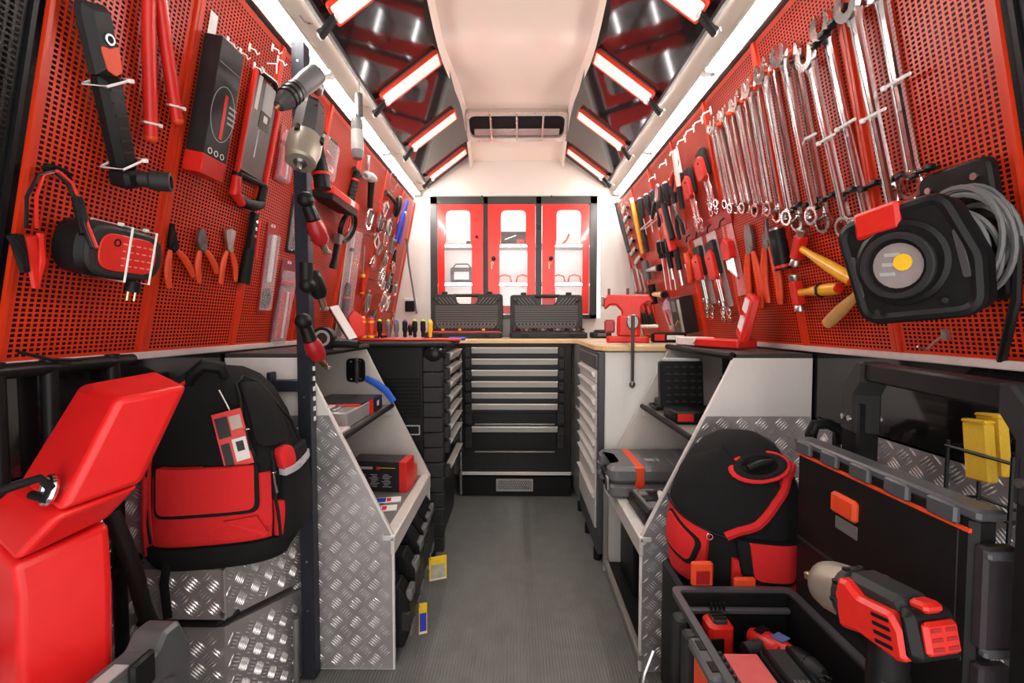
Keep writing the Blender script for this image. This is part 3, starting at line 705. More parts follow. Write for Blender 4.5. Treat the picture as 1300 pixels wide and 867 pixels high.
M_, L = hang(-1, (190, -45), (192, 172), .016)
t = thing('bolt_cutter', 'bolt cutter with two long red tubular handles tied to the pegboard', 'bolt cutter', M_)
a = M_.inverted()
def loc(px, py, off): return a @ pegp(-1, px, py, off)
h1 = [loc(189, -25, .018), loc(189, 60, .018), loc(192, 174, .018)]; h2 = [loc(200, -25, .018), loc(211, 60, .018), loc(225, 152, .018)]
for h in (h1, h2):
    o = MB().tube([h[0], h[1], h[2]], [.0105, .0115, .0115], 12).build('handle', RED, t)
    MB().sphere(h[2], .0118, 10).build('handle_tip', ORG, o)
    d = (h[2]-h[1]).normalized(); c = h[2]-d*.025; zip_tie(o, [tuple(c+Vector((.013*math.cos(q), 0, .013*math.sin(q)))) for q in (0, 1.05, 2.1, 3.14, 4.2, 5.2)], head=tuple(c+Vector((.012, 0, .008))))
mid = (h1[0]+h2[0])/2; tp = Vector((mid.x, mid.y+.10, .02))
for h in (h1, h2): MB().tube([h[0], (h[0]+tp)/2+Vector(((h[0].x-mid.x)*.6, 0, 0)), tp], [.009, .013, .006], 8, flat=.6, up=(0, 0, 1)).build('cutter_jaw', DSTEEL, t)

M_ = pegM(-1, 272, 54, .0)
t = thing('boxed_tool', 'tall black retail box with red base hanging on a white hook', 'package', M_)
w, h, d = .075, .30, .042
MB().box((.0, -h/2+.022, d/2+.004), (w, h-.044, d), .001).build('carton', CARD, t)
MB().box((.0, -h+.022, d/2+.004), (w+.0005, .044, d+.0005), .001).build('red_base', RED, t)
g = MB(); g.ringp((.002, -.155, d+.004), .062, .0605, 0, .0008, 28, M=Matrix.Diagonal((.62, 1, 1, 1))); g.build('printed_ring', LGREY, t)
g = MB(); g.box((.004, -.16, d+.0046), (.010, .10, .0008)); g.build('printed_tool', RED, t)
g = MB()
for k in range(4): g.box((.03, -.13-.012*k, d+.0046), (.028-.004*(k % 2), .004, .0008))
q = g.build('printed_text', LGREY, t); q['kind'] = 'stuff'
for k in range(3): MB().ringp((-.02+.02*k, -.245, d+.0042), .007, .005, 0, .0008, 12).build('printed_icon', WCARD, t)
MB().box((0, -.052, d+.0044), (w*.9, .0012, .0008)).build('print_line', LGREY, t)
g = MB(); g.box((-.02, .028, .006), (.022, .05, .0015)); g.build('hang_tab', WHP, t)

M_, L = hang(-1, (343, 98), (312, 262), .012)
t = thing('hacksaw', 'red and black hacksaw with cardboard sleeve hanging handle down', 'saw', M_)
MB().tube([(-.052, -.012, .012), (.02, -.002, .012), (.058, -.028, .012)], .008, 8).build('top_bar', BLK, t)
MB().box((.062, -L*.43, .012), (.014, L*.72, .016), .003).build('back_bar', RED, t)
MB().box((-.060, -L*.42, .012), (.010, L*.76, .012), .002).build('blade_edge', RED, t)
MB().prism(rrect(.105, L*.70, .006, 2, -.002, -L*.41), .006, .012).build('sleeve', mat('brown_black_card', (.06, .04, .035), .35, var=.4, scale=12), t)
for (x, y, w, h, m) in ((-.035, -.05, .014, .11, WCARD), (.012, -.058, .045, .075, LGREY), (.010, -.118, .045, .045, CARD), (-.006, -.185, .003, .075, WCARD)):
    MB().box((x, y, .0125), (w, h, .001)).build('sleeve_print', m, t)
g = MB(); g.prism(rrect(.018, .018, .003, 2, .012, -.112), .0130, .0135); g.build('sleeve_print', WCARD, t)
g = MB(); g.tube([(-.058, -L*.80, .014), (.062, -L*.78, .014)], .008, 8); g.tube([(-.060, -L*.80, .014), (-.060, -L*.93, .014)], .013, 10); g.tube([(.060, -L*.79, .014), (.056, -L*.92, .014)], .012, 10); g.tube([(-.060, -L*.95, .016), (-.02, -L*.985, .016), (.03, -L*.965, .016), (.058, -L*.93, .016)], [.012, .015, .016, .013], 10); g.build('handle', BLK, t)
g = MB(); g.tube([(-.066, -L*.83, .018), (-.066, -L*.95, .020), (-.03, -L*1.0, .020)], [.011, .014, .011], 10); g.build('grip_insert', RED, t)
g = MB(); g.tube([(-.01, .03, .004), (-.01, .034, .03), (-.01, .008, .034)], .002, 6); g.build('wall_hook', WHP, t)

# battery charger with clamps
M_ = pegM(-1, 155, 322, .06)
t = thing('battery_charger', 'oval black battery charger with red front and crocodile clamps, tied to pegboard', 'charger', M_)
sh = rrect(.165, .098, .047, 7)
MB().prism(sh, .004, .065, .012).build('body', BLK, t)
MB().prism(rrect(.158, .09, .044, 7), .063, .072, .004).build('front_bezel', BLK2, t)
MB().prism(rrect(.118, .066, .030, 6), .071, .0745, .001).build('red_face', RED, t)
MB().ringp((-.028, .018, .0745), .007, .0045, 0, .001, 12).build('badge', BLK, t)
g = MB()
for r_ in range(4):
    for c in range(5): g.box((-.012+c*.014, .018-r_*.013, .0747), (.009-.003*((r_+c) % 2), .002, .0006))
q = g.build('printed_text', mat('pink_print', (.8, .35, .33), .5), t); q['kind'] = 'stuff'
for x in (-.006, .048): zip_tie(t, [(x, -.052, .0), (x+.002, -.050, .076), (x+.002, .050, .076), (x, .053, .0)], head=(x, .052, .055))
al = M_.inverted()
def cl(px, py, off): return al @ pegp(-1, px, py, off)
for dx, m, nm in ((-3, BLK, 'cable'), (3, RED, 'cable')):
    pts = [cl(120+dx, 315, .085), cl(108+dx, 285, .06), cl(100+dx, 258, .03), cl(88+dx, 232, .022), cl(70+dx, 217, .02), cl(52+dx, 222, .02), cl(40+dx*2, 250, .022), cl(40+dx*2.2, 290, .024)]
    MB().tube(pts, .0028, 6).build(nm, m, t)
MB().tube([cl(98, 252, .03), cl(103, 272, .045), cl(108, 298, .062)], .008, 8).build('strain_relief', BLK, t)
for (a0, b0, c0, m) in (((20, 298), (32, 345), (12, 298), BLK), ((37, 300), (46, 365), (51, 296), RED)):
    p0, p1, p2 = cl(*a0, .03), cl(*b0, .03), cl(*c0, .03)
    o = MB().tube([p0, (p0+p1)/2, p1], [.009, .0085, .006], 8, flat=.8).build('clamp', m, t)
    MB().tube([p2, (p2+p1)/2+Vector((.002, 0, .004)), p1], [.005, .006, .004], 8).build('clamp_arm', m, o)
g = MB(); g.cyl((.045, -.050, .05), (.045, -.070, .05), .012, .014, n=10); pl = g.build('mains_plug', BLK, t)
for dx in (-.008, .008): MB().cyl((.045+dx, -.070, .05), (.045+dx, -.088, .05), .0022, n=6).build('plug_pin', BRASS, pl)
M_ = pegM(-1, 62, 214, .0); g = MB(M_); g.box((0, 0, .006), (.022, .014, .012), .002); g.tube([(-.02, -.004, .01), (-.01, .004, .02), (.01, .002, .02), (.024, -.006, .012)], .003, 6)
tagged(g, 'double_hook', BLKM, 'small black metal double hook carrying the charger cables', 'hook')

# three orange pliers, grease gun
M_, L = hang(-1, (219, 284), (223, 364), .012)
pliers(M_, L, 'long-nose pliers with widely opened orange handles beside the charger', 'long', (.0, .040), jm=BLKM)
M_, L = hang(-1, (256, 290), (260, 357), .012)
pliers(M_, L, 'slim combination pliers with slightly opened orange handles between two other pliers', 'comb', (.0, .03), jm=DSTEEL)
M_, L = hang(-1, (293, 290), (289, 361), .012)
pliers(M_, L, 'end-cutting pliers with polished jaws and orange handles next to black lever gun', 'end', (.008, .018), jm=STEEL)
M_, L = hang(-1, (324, 270), (311, 360), .015)
t = thing('hand_riveter', 'black lever riveter with red arm hanging below the hacksaw', 'riveter', M_)
MB().prism(rpoly([(-.010, 0), (.010, 0), (.012, -L*.5), (-.012, -L*.5)], .003, 2), .006, .022, .002).build('lever_plate', BLKM, t)
for k in range(3): MB().cyl((0, -L*(.12+.1*k), .021), (0, -L*(.12+.1*k), .025), .005, n=10).build('bolt', CHR, t)
MB().tube([(0, -L*.5, .014), (-.002, -L*.75, .014), (-.004, -L, .014)], [.013, .0155, .016], 12).build('grip', RUB, t)
MB().box((.024, -L*.35, .012), (.010, L*.55, .012), .002, M=R(3, 'Z')).build('red_arm', RED, t)

# blister packs near the post
def fill_knife(t, w, h, d):
    MB().box((.0, -h*.38, .013), (.016, h*.52, .010), .003).build('white_sheath', WHP, t)
    MB().ringp((0, -h*.82, .006), .026, .017, 0, .012, 16, M=Matrix.Diagonal((.6, 1.25, 1, 1)) @ T(0, h*.16, 0)).build('loop_handle', BLK, t)
M_, L = hang(-1, (349, 284), (334, 398), .008)
blister(M_, .055, L, 'clear pack holding white-bladed tool with black loop handle, near the navy post', fill_knife, card=REDX)
def fill_sticks(t, w, h, d):
    for k, m in enumerate((RED, RED, WHP, RED)): MB().tube([((k-1.5)*w*.19, -h*.36, .012), ((k-1.3)*w*.19, -h*.6, .012), ((k-1.2)*w*.20, -h*.9, .012)], [.005, .006, .007], 8).build('pen', m, t)
    MB().box((0, -h*.26, .012), (w*.8, h*.05, .012), .002).build('holder_bar', RED, t)
M_, L = hang(-1, (371, 331), (352, 440), .012)
blister(M_, .085, L, 'clear pack of red marker-like tools standing right behind the navy post', fill_sticks, card=mat('dim_red_card', (.22, .03, .05), .4))
M_, L = hang(-1, (384, 250), (374, 322), .012)
blister(M_, .085, L, 'tall clear-fronted dark pack partly behind the navy post', fill_knife)
M_, L = hang(-1, (369, 165), (358, 232), .012)
blister(M_, .07, L, 'small clear pack with red and white parts above, behind the navy post', fill_sticks, card=REDX)
# white hooks on the near board
for (px, py) in ((288, 52), (304, 66), (322, 84), (345, 60), (352, 75), (316, 60)):
    g = MB(pegM(-1, px, py)); g.box((0, 0, .002), (.008, .02, .003), .001); g.tube([(0, .0, .003), (0, -.004, .018), (0, -.014, .024), (0, -.008, .030)], .0015, 6)
    tagged(g, 'peg_hook', WHP, 'small white pegboard hook above the boxed tool and hacksaw', 'hook', 'white hooks on the charger side')

# ------------------------------------------------------------------ left pegboard behind the post
def fill_cable(t, w, h, d):
    MB().tube([(-w*.2, -h*.4, .012), (w*.2, -h*.45, .012), (-w*.15, -h*.6, .012), (w*.2, -h*.7, .012)], .006, 8).build('coiled_lead', RED, t)
    MB().box((w*.12, -h*.72, .011), (w*.5, h*.12, .008), .002).build('label', WCARD, t)
M_, L = hang(-1, (420, 172), (411, 226), .01)
blister(M_, .16, L, 'black and red carded pack with coiled lead, under the tube light', fill_cable)
M_, L = hang(-1, (461, 180), (443, 262), .012)
t = thing('hand_pump_gun', 'black ribbed grip tool with red band and upright red blade', 'tool', M_)
MB().box((.0, -L*.25, .012), (.014, L*.5, .006), .002).build('red_blade', RED, t)
MB().tube([(-.035, -L*.47, .014), (0, -L*.46, .016), (.03, -L*.49, .014)], .010, 8).build('cross_head', BLK, t)
MB().tube([(0, -L*.48, .014), (0, -L*.75, .014), (0, -L, .014)], [.014, .0155, .016], 12).build('grip', RUB, t)
MB().torus((0, -L*.60, .014), .0155, .003, 14, 6, M=None).build('red_band', RED, t) if False else MB().cyl((0, -L*.58, .014), (0, -L*.61, .014), .0168, n=12).build('red_band', RED, t)
for k in range(5): MB().cyl((0, -L*(.68+.06*k), .014), (0, -L*(.695+.06*k), .014), .0172, n=12).build('rib', BLK2, t)
M_, L = hang(-1, (470, 205), (465, 264), .03)
t = thing('air_nail_gun', 'grey pneumatic pistol hanging below the strip light', 'air tool', M_)
MB().tube([(-.03, -L*.30, .03), (.02, -L*.33, .03), (.06, -L*.36, .03)], [.018, .022, .018], 12).build('barrel', LGREY, t)
MB().tube([(.035, -L*.38, .03), (.04, -L*.7, .03), (.045, -L, .03)], [.016, .014, .013], 10).build('grip', BLK, t)
MB().box((.0, -L*.08, .02), (.02, L*.4, .014), .003).build('magazine', STEEL, t)
MB().cyl((-.03, -L*.30, .03), (-.05, -L*.29, .03), .008, n=8).build('nozzle', DSTEEL, t)
# belt wrench rings
M_ = pegM(-1, 504, 259, .03)
t = thing('strap_wrench', 'black looped strap wrench with a wire loop by the blue clamp', 'strap wrench', M_)
MB().torus((0, -.01, .035), .046, .013, 20, 8, M=R(25, 'Y')).build('strap_loop', RUB, t)
MB().tube([(-.03, -.0, .03), (-.09, .012, .02), (-.16, .015, .015)], [.012, .010, .012], 8).build('arm', BLK2, t)
g = MB(); g.tube([(-.08+.06*math.cos(q*.7), .095+.055*math.sin(q*.7), .015) for q in range(9)], .0025, 6, closed=True); g.build('wire_loop', STEEL, t)
M_ = pegM(-1, 437, 284, .03)
t = thing('oil_filter_wrench', 'black ring-headed filter wrench with flat handle beside the clear tube pack', 'wrench', M_)
MB().torus((.03, .0, .035), .062, .010, 22, 8, M=R(10, 'X')).build('ring_head', BLKM, t)
MB().torus((.03, .0, .030), .050, .006, 20, 6, M=R(10, 'X')).build('inner_band', DSTEEL, t)
MB().prism([(-.055, -.05), (-.015, -.05), (-.020, -.09), (-.048, -.09)], .02, .045, .003).build('clamp_block', DSTEEL, t)
MB().prism(rpoly([(-.046, -.08), (-.022, -.08), (-.026, -.15), (-.018, -.19), (-.056, -.19), (-.044, -.15)], .004, 2), .022, .042, .004).build('handle', BLK, t)
M_ = pegM(-1, 416, 240, .02)
t = thing('red_tool_box', 'flat red box with black base lying on a wire shelf', 'box', M_)
MB().box((.02, -.02, .05), (.24, .026, .08), .003).build('lid', RED, t); MB().box((.02, -.045, .05), (.24, .022, .08), .003).build('base', BLK, t); MB().box((.075, -.02, .0905), (.04, .018, .001)).build('label', WCARD, t)
M_, L = hang(-1, (452, 288), (433, 432), .02)
t = thing('clear_tube_pack', 'long clear plastic pack holding a black rod, leaning by the pegboard', 'package', M_)
MB().prism(rrect(.085, L*.95, .006, 3, 0, -L*.5), .004, .006).build('backing', mat('pinkish_film', (.75, .6, .6), .3), t)
MB().tube([(0, -L*.10, .02), (0, -L*.48, .02)], .0035, 8).build('rod', STEEL, t)
MB().tube([(0, -L*.48, .02), (0, -L*.53, .02), (0, -L*.86, .02)], [.010, .018, .019], 10).build('grip', mat('dusky_grip', (.06, .03, .05), .4), t)
MB().cyl((0, -L*.18, .02), (0, -L*.21, .02), .012, n=10).build('ferrule', GREY, t)
MB().cyl((0, -L*.60, .02), (0, -L*.615, .02), .020, n=10).build('band', RED, t)
MB().box((0, -L*.92, .028), (.05, L*.08, .002)).build('label', WCARD, t)
MB().prism(rrect(.08, L*.93, .008, 3, 0, -L*.5), .006, .042, .005).build('clear_cover', mat('clear_frosted', (.85, .78, .80), .25, alpha=.22), t)
M_, L = hang(-1, (463, 312), (459, 376), .015)
screwdriver(M_ @ R(180, 'Z') @ T(0, L, .015), L, 'long red screwdriver with yellow collar hanging tip up', RED, RED, hl=L*.45, r=.012, collar=YEL)
# chrome pullers on the rear left board
lst = [((467, 263), .105, CHR, 2), ((482, 272), .10, DSTEEL, 2), ((478, 288), .09, CHR, 2), ((493, 282), .085, CHR, 2), ((488, 300), .09, DSTEEL, 3), ((486, 322), .10, CHR, 2), ((475, 340), .095, CHR, 3), ((464, 372), .10, STEEL, 2), ((478, 370), .11, CHR, 2), ((491, 348), .09, DSTEEL, 2), ((490, 378), .08, STEEL, 3), ((478, 256), .07, CHR, 2)]
names = ['polished two-leg puller just under the black strap wrench row', 'dark two-leg puller above the cluster of chrome pullers', 'polished puller at the upper edge of the puller cluster', 'small polished puller beside the strap wrench loop', 'dark three-leg puller in the middle of the puller cluster', 'bright two-leg puller beside the red cutters', 'bright three-leg puller beside the red screwdriver', 'steel puller directly above the orange screwdrivers', 'large bright puller above the grey screwdrivers', 'dark small puller below the cable cutters', 'three-leg puller lowest by the back wall', 'tiny chrome puller hanging between the air pistol and strap wrench']
for ((px, py), sz, m, lg), nm in zip(lst, names):
    puller(pegM(-1, px, py) @ R(random.uniform(-28, 28), 'Z'), sz*1.05, nm, 'pullers on the charger side', m, lg)
more = [((474, 276), .07, DSTEEL, 'blackened puller tucked beside the largest polished puller'), ((487, 332), .06, CHR, 'small bright puller beside the cable cutter grips'), ((480, 310), .07, STEEL, 'steel puller between the dark and bright middle pullers'), ((470, 326), .06, CHR, 'little chrome puller above the yellow screwdriver collar'), ((483, 356), .07, STEEL, 'steel puller between the three-leg and dark small pullers'), ((470, 396), .07, DSTEEL, 'dark puller hanging just over the orange screwdriver handles'), ((489, 394), .05, CHR, 'small chrome puller by the lowest cable cutter'), ((467, 352), .05, STEEL, 'steel puller beside the red screwdriver handle'), ((462, 296), .075, CHR, 'bright puller beside the clear tube pack')]
for (pp, sz, m, nm) in more:
    puller(pegM(-1, *pp) @ R(random.uniform(-60, 60), 'Z') @ T(0, 0, 0), sz*1.05, nm, 'pullers on the charger side', m, 2)
for i, (tp, bt, nm) in enumerate((((507, 284), (502, 313), 'topmost'), ((503, 317), (498, 343), 'middle'), ((499, 346), (494, 372), 'lowest'))):
    M_, L = hang(-1, tp, bt, .012)
    pliers(M_, L, '%s of three red and black cable cutters hanging near the blue clamp' % nm, 'comb', (.005, .005), hm=(RED, BLK, BLK)[i], jm=BLKM, name='cable_cutter', w=1.2)
# blue clamp with hanging hose
M_ = pegM(-1, 515, 258, .03)
t = thing('blue_hose_clamp', 'blue long-arm hose clamp with grey cable hanging to the bench', 'clamp', M_)
for sx in (-1, 1): MB().tube([(sx*.005+.02, .02, .03), (sx*.014, -.07, .03), (sx*.03-.01, -.15, .03), (sx*.034-.02, -.235, .03)], [.007, .010, .012, .010], 8).build('arm', BLUE, t)
MB().cyl((0, -.06, .018), (0, -.06, .044), .014, n=10).build('pivot', STEEL, t)
inv = M_.inverted()
MB().tube([inv @ atY(516, 303, 2.72), inv @ atY(519, 335, 2.74), inv @ atY(524, 365, 2.76), inv @ atY(529, 398, 2.78)], .006, 6).build('cable', GREY, t)
t = thing('wall_socket', 'white wall socket with black plug near the screwdrivers', 'socket', T(*atY(522, 388, YB-.002)))
MB(XZY(0)).box((0, 0, .006), (.085, .10, .012), .003).build('plate', WHP, t); MB(XZY(0)).box((-.002, -.005, .022), (.06, .07, .03), .004).build('plug', BLK, t)
# screwdrivers standing in a red tray on the chest
t = thing('screwdriver_tray', 'red tray with blue corner holding the upright screwdrivers', 'tray', T(0, 0, 0))
MB().box((-.50, 1.99, .931), (.50, .10, .010), .003).build('tray', RED, t)
MB().box((-.275, 2.03, .933), (.075, .06, .014), .004).build('blue_end', BLUE, t)
sd = [(461, ORG, YEL, YEL, 'orange insulated screwdriver with yellow collar, next to the pegboard'), (471, ORG, BLUE, YEL, 'orange insulated screwdriver with violet cap'), (482, BLK, mat('lime', (.45, .75, .05), .4), None, 'black screwdriver with lime cap next to the orange ones'), (493, GREY, mat('lime', (.45, .75, .05), .4), None, 'grey screwdriver with green cap'), (503, GREY, BLUE, None, 'grey screwdriver with blue cap'), (514, BLK, mat('violet', (.25, .05, .45), .4), None, 'black screwdriver with violet cap'), (521, BLK, RED, None, 'short black screwdriver with red cap between two black ones'), (526.5, BLK, mat('lime', (.45, .75, .05), .4), None, 'black screwdriver with bright green cap and red ferrule'), (537, BLK, mat('lime', (.45, .75, .05), .4), None, 'black screwdriver with yellow-green cap beside the yellow one'), (546, YEL, YEL, None, 'bright yellow screwdriver standing in the tray')]
for px, hm, cp, co, nm in sd:
    yt = 403 if hm is ORG else (407 if px != 521 else 412); hl = .095 if hm is ORG else .075
    if px == 521: hl = .05
    p = atY(px, yt, 2.03 if px in (521, 546) else 1.995)
    screwdriver(aim(p, (0, 0, 1), (0, -1, 0)), p.z-.936, nm, hm, cp, hl=hl, collar=co, r=.0145 if hm is ORG else .0125, group='screwdrivers in the red tray')
# leaflet, round lamp on the left bench
p = atY(449, 425, 1.86)
M_ = aim((p.x, p.y, .934), (-.10, .0, .17), (1, -.4, .3)); t = thing('open_booklet', 'white-edged booklet with dark cover leaning against the pegboard', 'booklet', M_)
MB().box((0, .085, 0), (.05, .16, .006), .001).build('pages', WCARD, t); MB().box((.0, .085, -.006), (.054, .164, .003)).build('cover', CARD, t)
p = atY(462, 400, 1.95)
g = MB(aim((p.x-.03, p.y, .942), (-.02, 0, .1), (.8, -.6, 0))); g.prism(rpoly([(-.03, 0), (.03, 0), (.035, .09), (.0, .12), (-.035, .09)], .012, 3), 0, .018, .003)
tagged(g, 'red_pouch', RED, 'small red pointed pouch behind the orange screwdrivers', 'pouch')
p = atY(411, 423, 1.42)
t = thing('inspection_mirror_lamp', 'round black ring lamp with stubby handle lying on the bench', 'lamp', T(p.x, p.y, .919))
MB(R(90, 'X') @ T(0, .036, 0)).ringp((0, 0, -.02), .036, .026, 0, .034, 20).build('ring_housing', BLK, t)
MB(R(90, 'X') @ T(0, .036, 0)).ringp((0, 0, .012), .0262, .018, 0, .003, 20).build('reflector', LGREY, t)
MB(R(90, 'X') @ T(0, .036, 0)).cyl((0, 0, -.018), (0, 0, .004), .022, n=16).build('lens', mat('dark_lens', (.06, .04, .04), .1), t)
MB().tube([(.02, .01, .02), (.06, .015, .018), (.105, .02, .015)], [.017, .015, .014], 10).build('handle', BLK, t)
# grey lamp hanging in front of the strip light
p = atY(483, 152, 1.62); p = Vector((-.570, p.y, 1.80))
t = thing('hanging_inspection_lamp', 'grey cylindrical inspection lamp hanging from the ceiling strip', 'lamp', T(*p))
MB().cyl((0, 0, .03), (0, 0, -.05), .013, n=12).build('neck', DGREY, t)
MB().lathe([(.012, -.055), (.020, -.06), (.021, -.185), (.017, -.20), (.004, -.205)], 14, T(-.008, 0, 0)).build('body', GREY, t)
MB().lathe([(.0215, -.10), (.0218, -.17)], 14, T(-.008, 0, 0)).build('light_window', LGREY, t)
MB().tube([(0, 0, .03), (0, 0, .086)], .003, 6).build('hook', STEEL, t)
# ------------------------------------------------------------------ right pegboard
def rh(tp, bt, off=0.01): return hang(1, tp, bt, off)
wr = [((906, 165), (926, 264)), ((910, 160), (933, 270)), ((915, 154), (941, 270)), ((922, 147), (949, 270)), ((930, 140), (956, 269)), ((938, 134), (966, 274)), ((946.7, 124), (974, 272)), ((954.7, 115.5), (982, 273)), ((963, 107), (995, 281)), ((973, 97), (1008, 285)), ((984, 86), (1021, 292)), ((997.5, 73.5), (1041, 284)), ((1014.5, 74), (1055, 294)), ((1032, 76), (1083, 300)), ((1053, 39), (1112, 305)), ((1087, 12), (1148, 310)), ((1121, -18), (1170, 251))]
N = len(wr)
ordn = ['first', 'second', 'third', 'fourth', 'fifth', 'sixth', 'seventh', 'eighth', 'ninth', 'tenth', 'eleventh']
for i, (tp, bt) in enumerate(wr):
    zo = .018*(i % 2); a = pegp(1, *tp, zo); b = pegp(1, *bt, zo); d = a-b; top = a+d*.10
    L = (top-b).length; n = pegn(1); y = d.normalized(); M_ = basis(top, y.cross(n), y, n)
    w = .0095+.0055*i/(N-1)
    if i < 11: lab = 'chrome combination wrench, %s from the vise end of the row' % ordn[i]
    else: lab = '%s long chrome wrench counted from the red outer edge of the pegboard' % ordn[N-1-i]
    wrench(M_, L, lab, w, 'wrenches on the long row', tie=(.50 if i >= 12 else None), rr=.0165+.011*i/(N-1), jw=.019+.013*i/(N-1))
# red rack strip that holds the shorter wrenches, black clip rails for the long ones
a = pegp(1, 904, 166, .02); b = pegp(1, 1000, 66, .02); n = pegn(1)
t = thing('wrench_rack', 'red slotted rack strip carrying the shorter chrome wrenches', 'rack', Matrix.Identity(4))
MB().tube([a-n*.016, b-n*.016], .009, 6).build('strip', ORG, t)
for k in range(12):
    p = a.lerp(b, (k+.3)/12); MB().box(tuple(p-n*.003), (.014, .010, .012), .002).build('rack_tooth', ORG, t)
a = pegp(1, 1000, 279-14, .02); b = pegp(1, 1190, 212, .02)
t = thing('clip_rail', 'black toothed clip rail across the lower ends of the long wrenches', 'rail', Matrix.Identity(4))
MB().tube([a-n*.004, b-n*.004], .004, 6).build('rail', BLK, t)
for k in range(14):
    p = a.lerp(b, (k+.5)/14); MB().box(tuple(p+Vector((0, 0, (-.004, .004)[k % 2]))), (.012, .016, .010), .002).build('clip', BLK, t)
a = pegp(1, 1028, 66, .02); b = pegp(1, 1078, 2, .02)
t = thing('upper_clip_rail', 'black clip rail under the open jaws of the long wrenches', 'rail', Matrix.Identity(4))
MB().tube([a-n*.008, b-n*.008], .004, 6).build('rail', BLK, t)
for k in range(4):
    p = a.lerp(b, (k+.5)/4); MB().box(tuple(p), (.014, .022, .012), .002).build('clip', BLK, t)
# hammers tied along the wall
specs = [((1014, 314), (1082, 356), 'amber-handled hammer with red head, uppermost beside the work light', AMB, RED), ((1012, 372), (1064, 366), 'amber-handled hammer lying level with black tie above the bench', AMB, RED), ((1100, 362), (1050, 411), 'wood-handled hammer slanting down from behind the work light', WOODH, DSTEEL)]
for i, (tp, bt, lab, hm, hd) in enumerate(specs):
    M_, L = hang(1, tp, bt, .022)
    h = hammer(M_, L, lab, hm, hd, STEEL if i < 2 else DSTEEL, hr=.0145, hs=.105, cap=RED if i < 2 else None)
    if i == 1: zip_tie(h, [tuple(Vector((.018*math.cos(q), -L*.62, .022+.016*math.sin(q)))) for q in (0, 1, 2, 3, 4, 5)], m=BLK, r=.003)
# pliers, flashlight, small wrench sets
M_, L = rh((948, 285), (959, 392), .014); pliers(M_, L*.98, 'bent-nose pliers with two-joint orange handles, nearer the spanner sets', 'comb', (.004, .004), jm=DSTEEL, jl=.30, w=1.7)
M_, L = rh((969, 278), (982, 388), .014); pliers(M_, L*.98, 'bent-nose pliers with hooked tip and orange handles beside the torch', 'bent', (.004, .004), jm=DSTEEL, jl=.30, w=1.7)
M_, L = rh((986, 292), (996, 342), .02)
t = thing('torch', 'stubby black torch hanging beside the orange pliers', 'torch', M_)
MB().tube([(0, 0, .022), (0, -L*.25, .022), (0, -L*.32, .022), (0, -L, .022)], [.020, .021, .024, .022], 12).build('body', BLK, t)
MB().cyl((0, -L*.88, .022), (0, -L*.95, .022), .0235, n=12).build('red_band', RED, t); MB().cyl((0, .0, .022), (0, .006, .022), .017, n=12).build('lens', STEEL, t)
for k in range(4): MB().cyl((0, -L*(.05+.05*k), .022), (0, -L*(.07+.05*k), .022), .0222, n=12).build('rib', BLK2, t)
M_, L = rh((917, 290), (931, 354), .02)
t = thing('hex_key_set', 'red folding hex key holder on a red card', 'tool set', M_)
MB().prism(rrect(.075, L*1.45, .004, 2, 0, -L*.62), .002, .0035).build('card', mat('pink_card', (.65, .25, .25), .25), t)
MB().prism(rpoly([(-.028, -L*.30), (0, -L*.20), (.028, -L*.30), (.030, -L*.62), (-.030, -L*.62)], .01, 3), .004, .030, .004).build('holder', RED, t)
for k in range(7): MB().tube([((k-3)*.008, -L*.62, .018), ((k-3)*.008, -L*(.8+.035*k), .018), ((k-3)*.008+.012, -L*(.82+.035*k), .018)], .003, 6).build('hex_key', CHR, t)
for tp, bt, lab, gname in (((884, 192), (906, 275), 'ring spanner set in black and red holder beside the wrench row', 'upper'), ((868, 216), (888, 297), 'ring spanner set in red holder, second from the wrench row', 'upper')):
    M_, L = rh(tp, bt, .02); hexset(M_ @ T(.01, 0, 0), L, lab, RED, 6, 'spanner sets on cards', w=.055)
for tp, bt, lab in (((882, 312), (902, 405), 'ring spanner set on grey card, nearer the black carton'), ((898, 305), (924, 412), 'ring spanner set on grey card with large ring ends, next to red hex keys')):
    M_, L = rh(tp, bt, .02); t = hexset(M_, L, lab, RED, 6, 'spanner sets on cards', w=.06)
    MB().prism(rrect(.080, L*.9, .004, 2, 0.0, -L*.36), .001, .0028).build('card', mat('silver_card', (.55, .5, .5), .25, metal=.3), t)
# screwdriver bundle, files, mallets on the rear right board
for i in range(6):
    px = 812+i*8.0; py = 252-i*5.0
    M_, L = rh((px, py), (px+9, py+46+i*2), .02)
    screwdriver(M_ @ T(0, 0, .02), L, '%s black screwdriver of the bundle in the wire rack, counted from the back wall' % ordn[i], BLK2, (LGREY, WHP, BLUE, BLK, LGREY, STEEL)[i], hl=L*.55, r=.017, group='black screwdrivers in the wire rack')
a = pegp(1, 820, 290, .02); b = pegp(1, 846, 268, .02)
g = MB(); g.tube([a, b], .004, 6); g.tube([a+n*.03, b+n*.03], .004, 6); g.tube([a, a+n*.03], .004, 6); g.tube([b, b+n*.03], .004, 6)
tagged(g, 'wire_rack', STEEL, 'bright wire rack under the black screwdriver bundle', 'rack')
M_, L = rh((845, 232), (842, 278), .03)
pliers(M_ @ T(0, 0, .055), L*1.1, 'wide black-handled shears in front of the screwdriver bundle', 'comb', (.02, .02), hm=BLK2, jm=STEEL, name='shears', w=1.4)
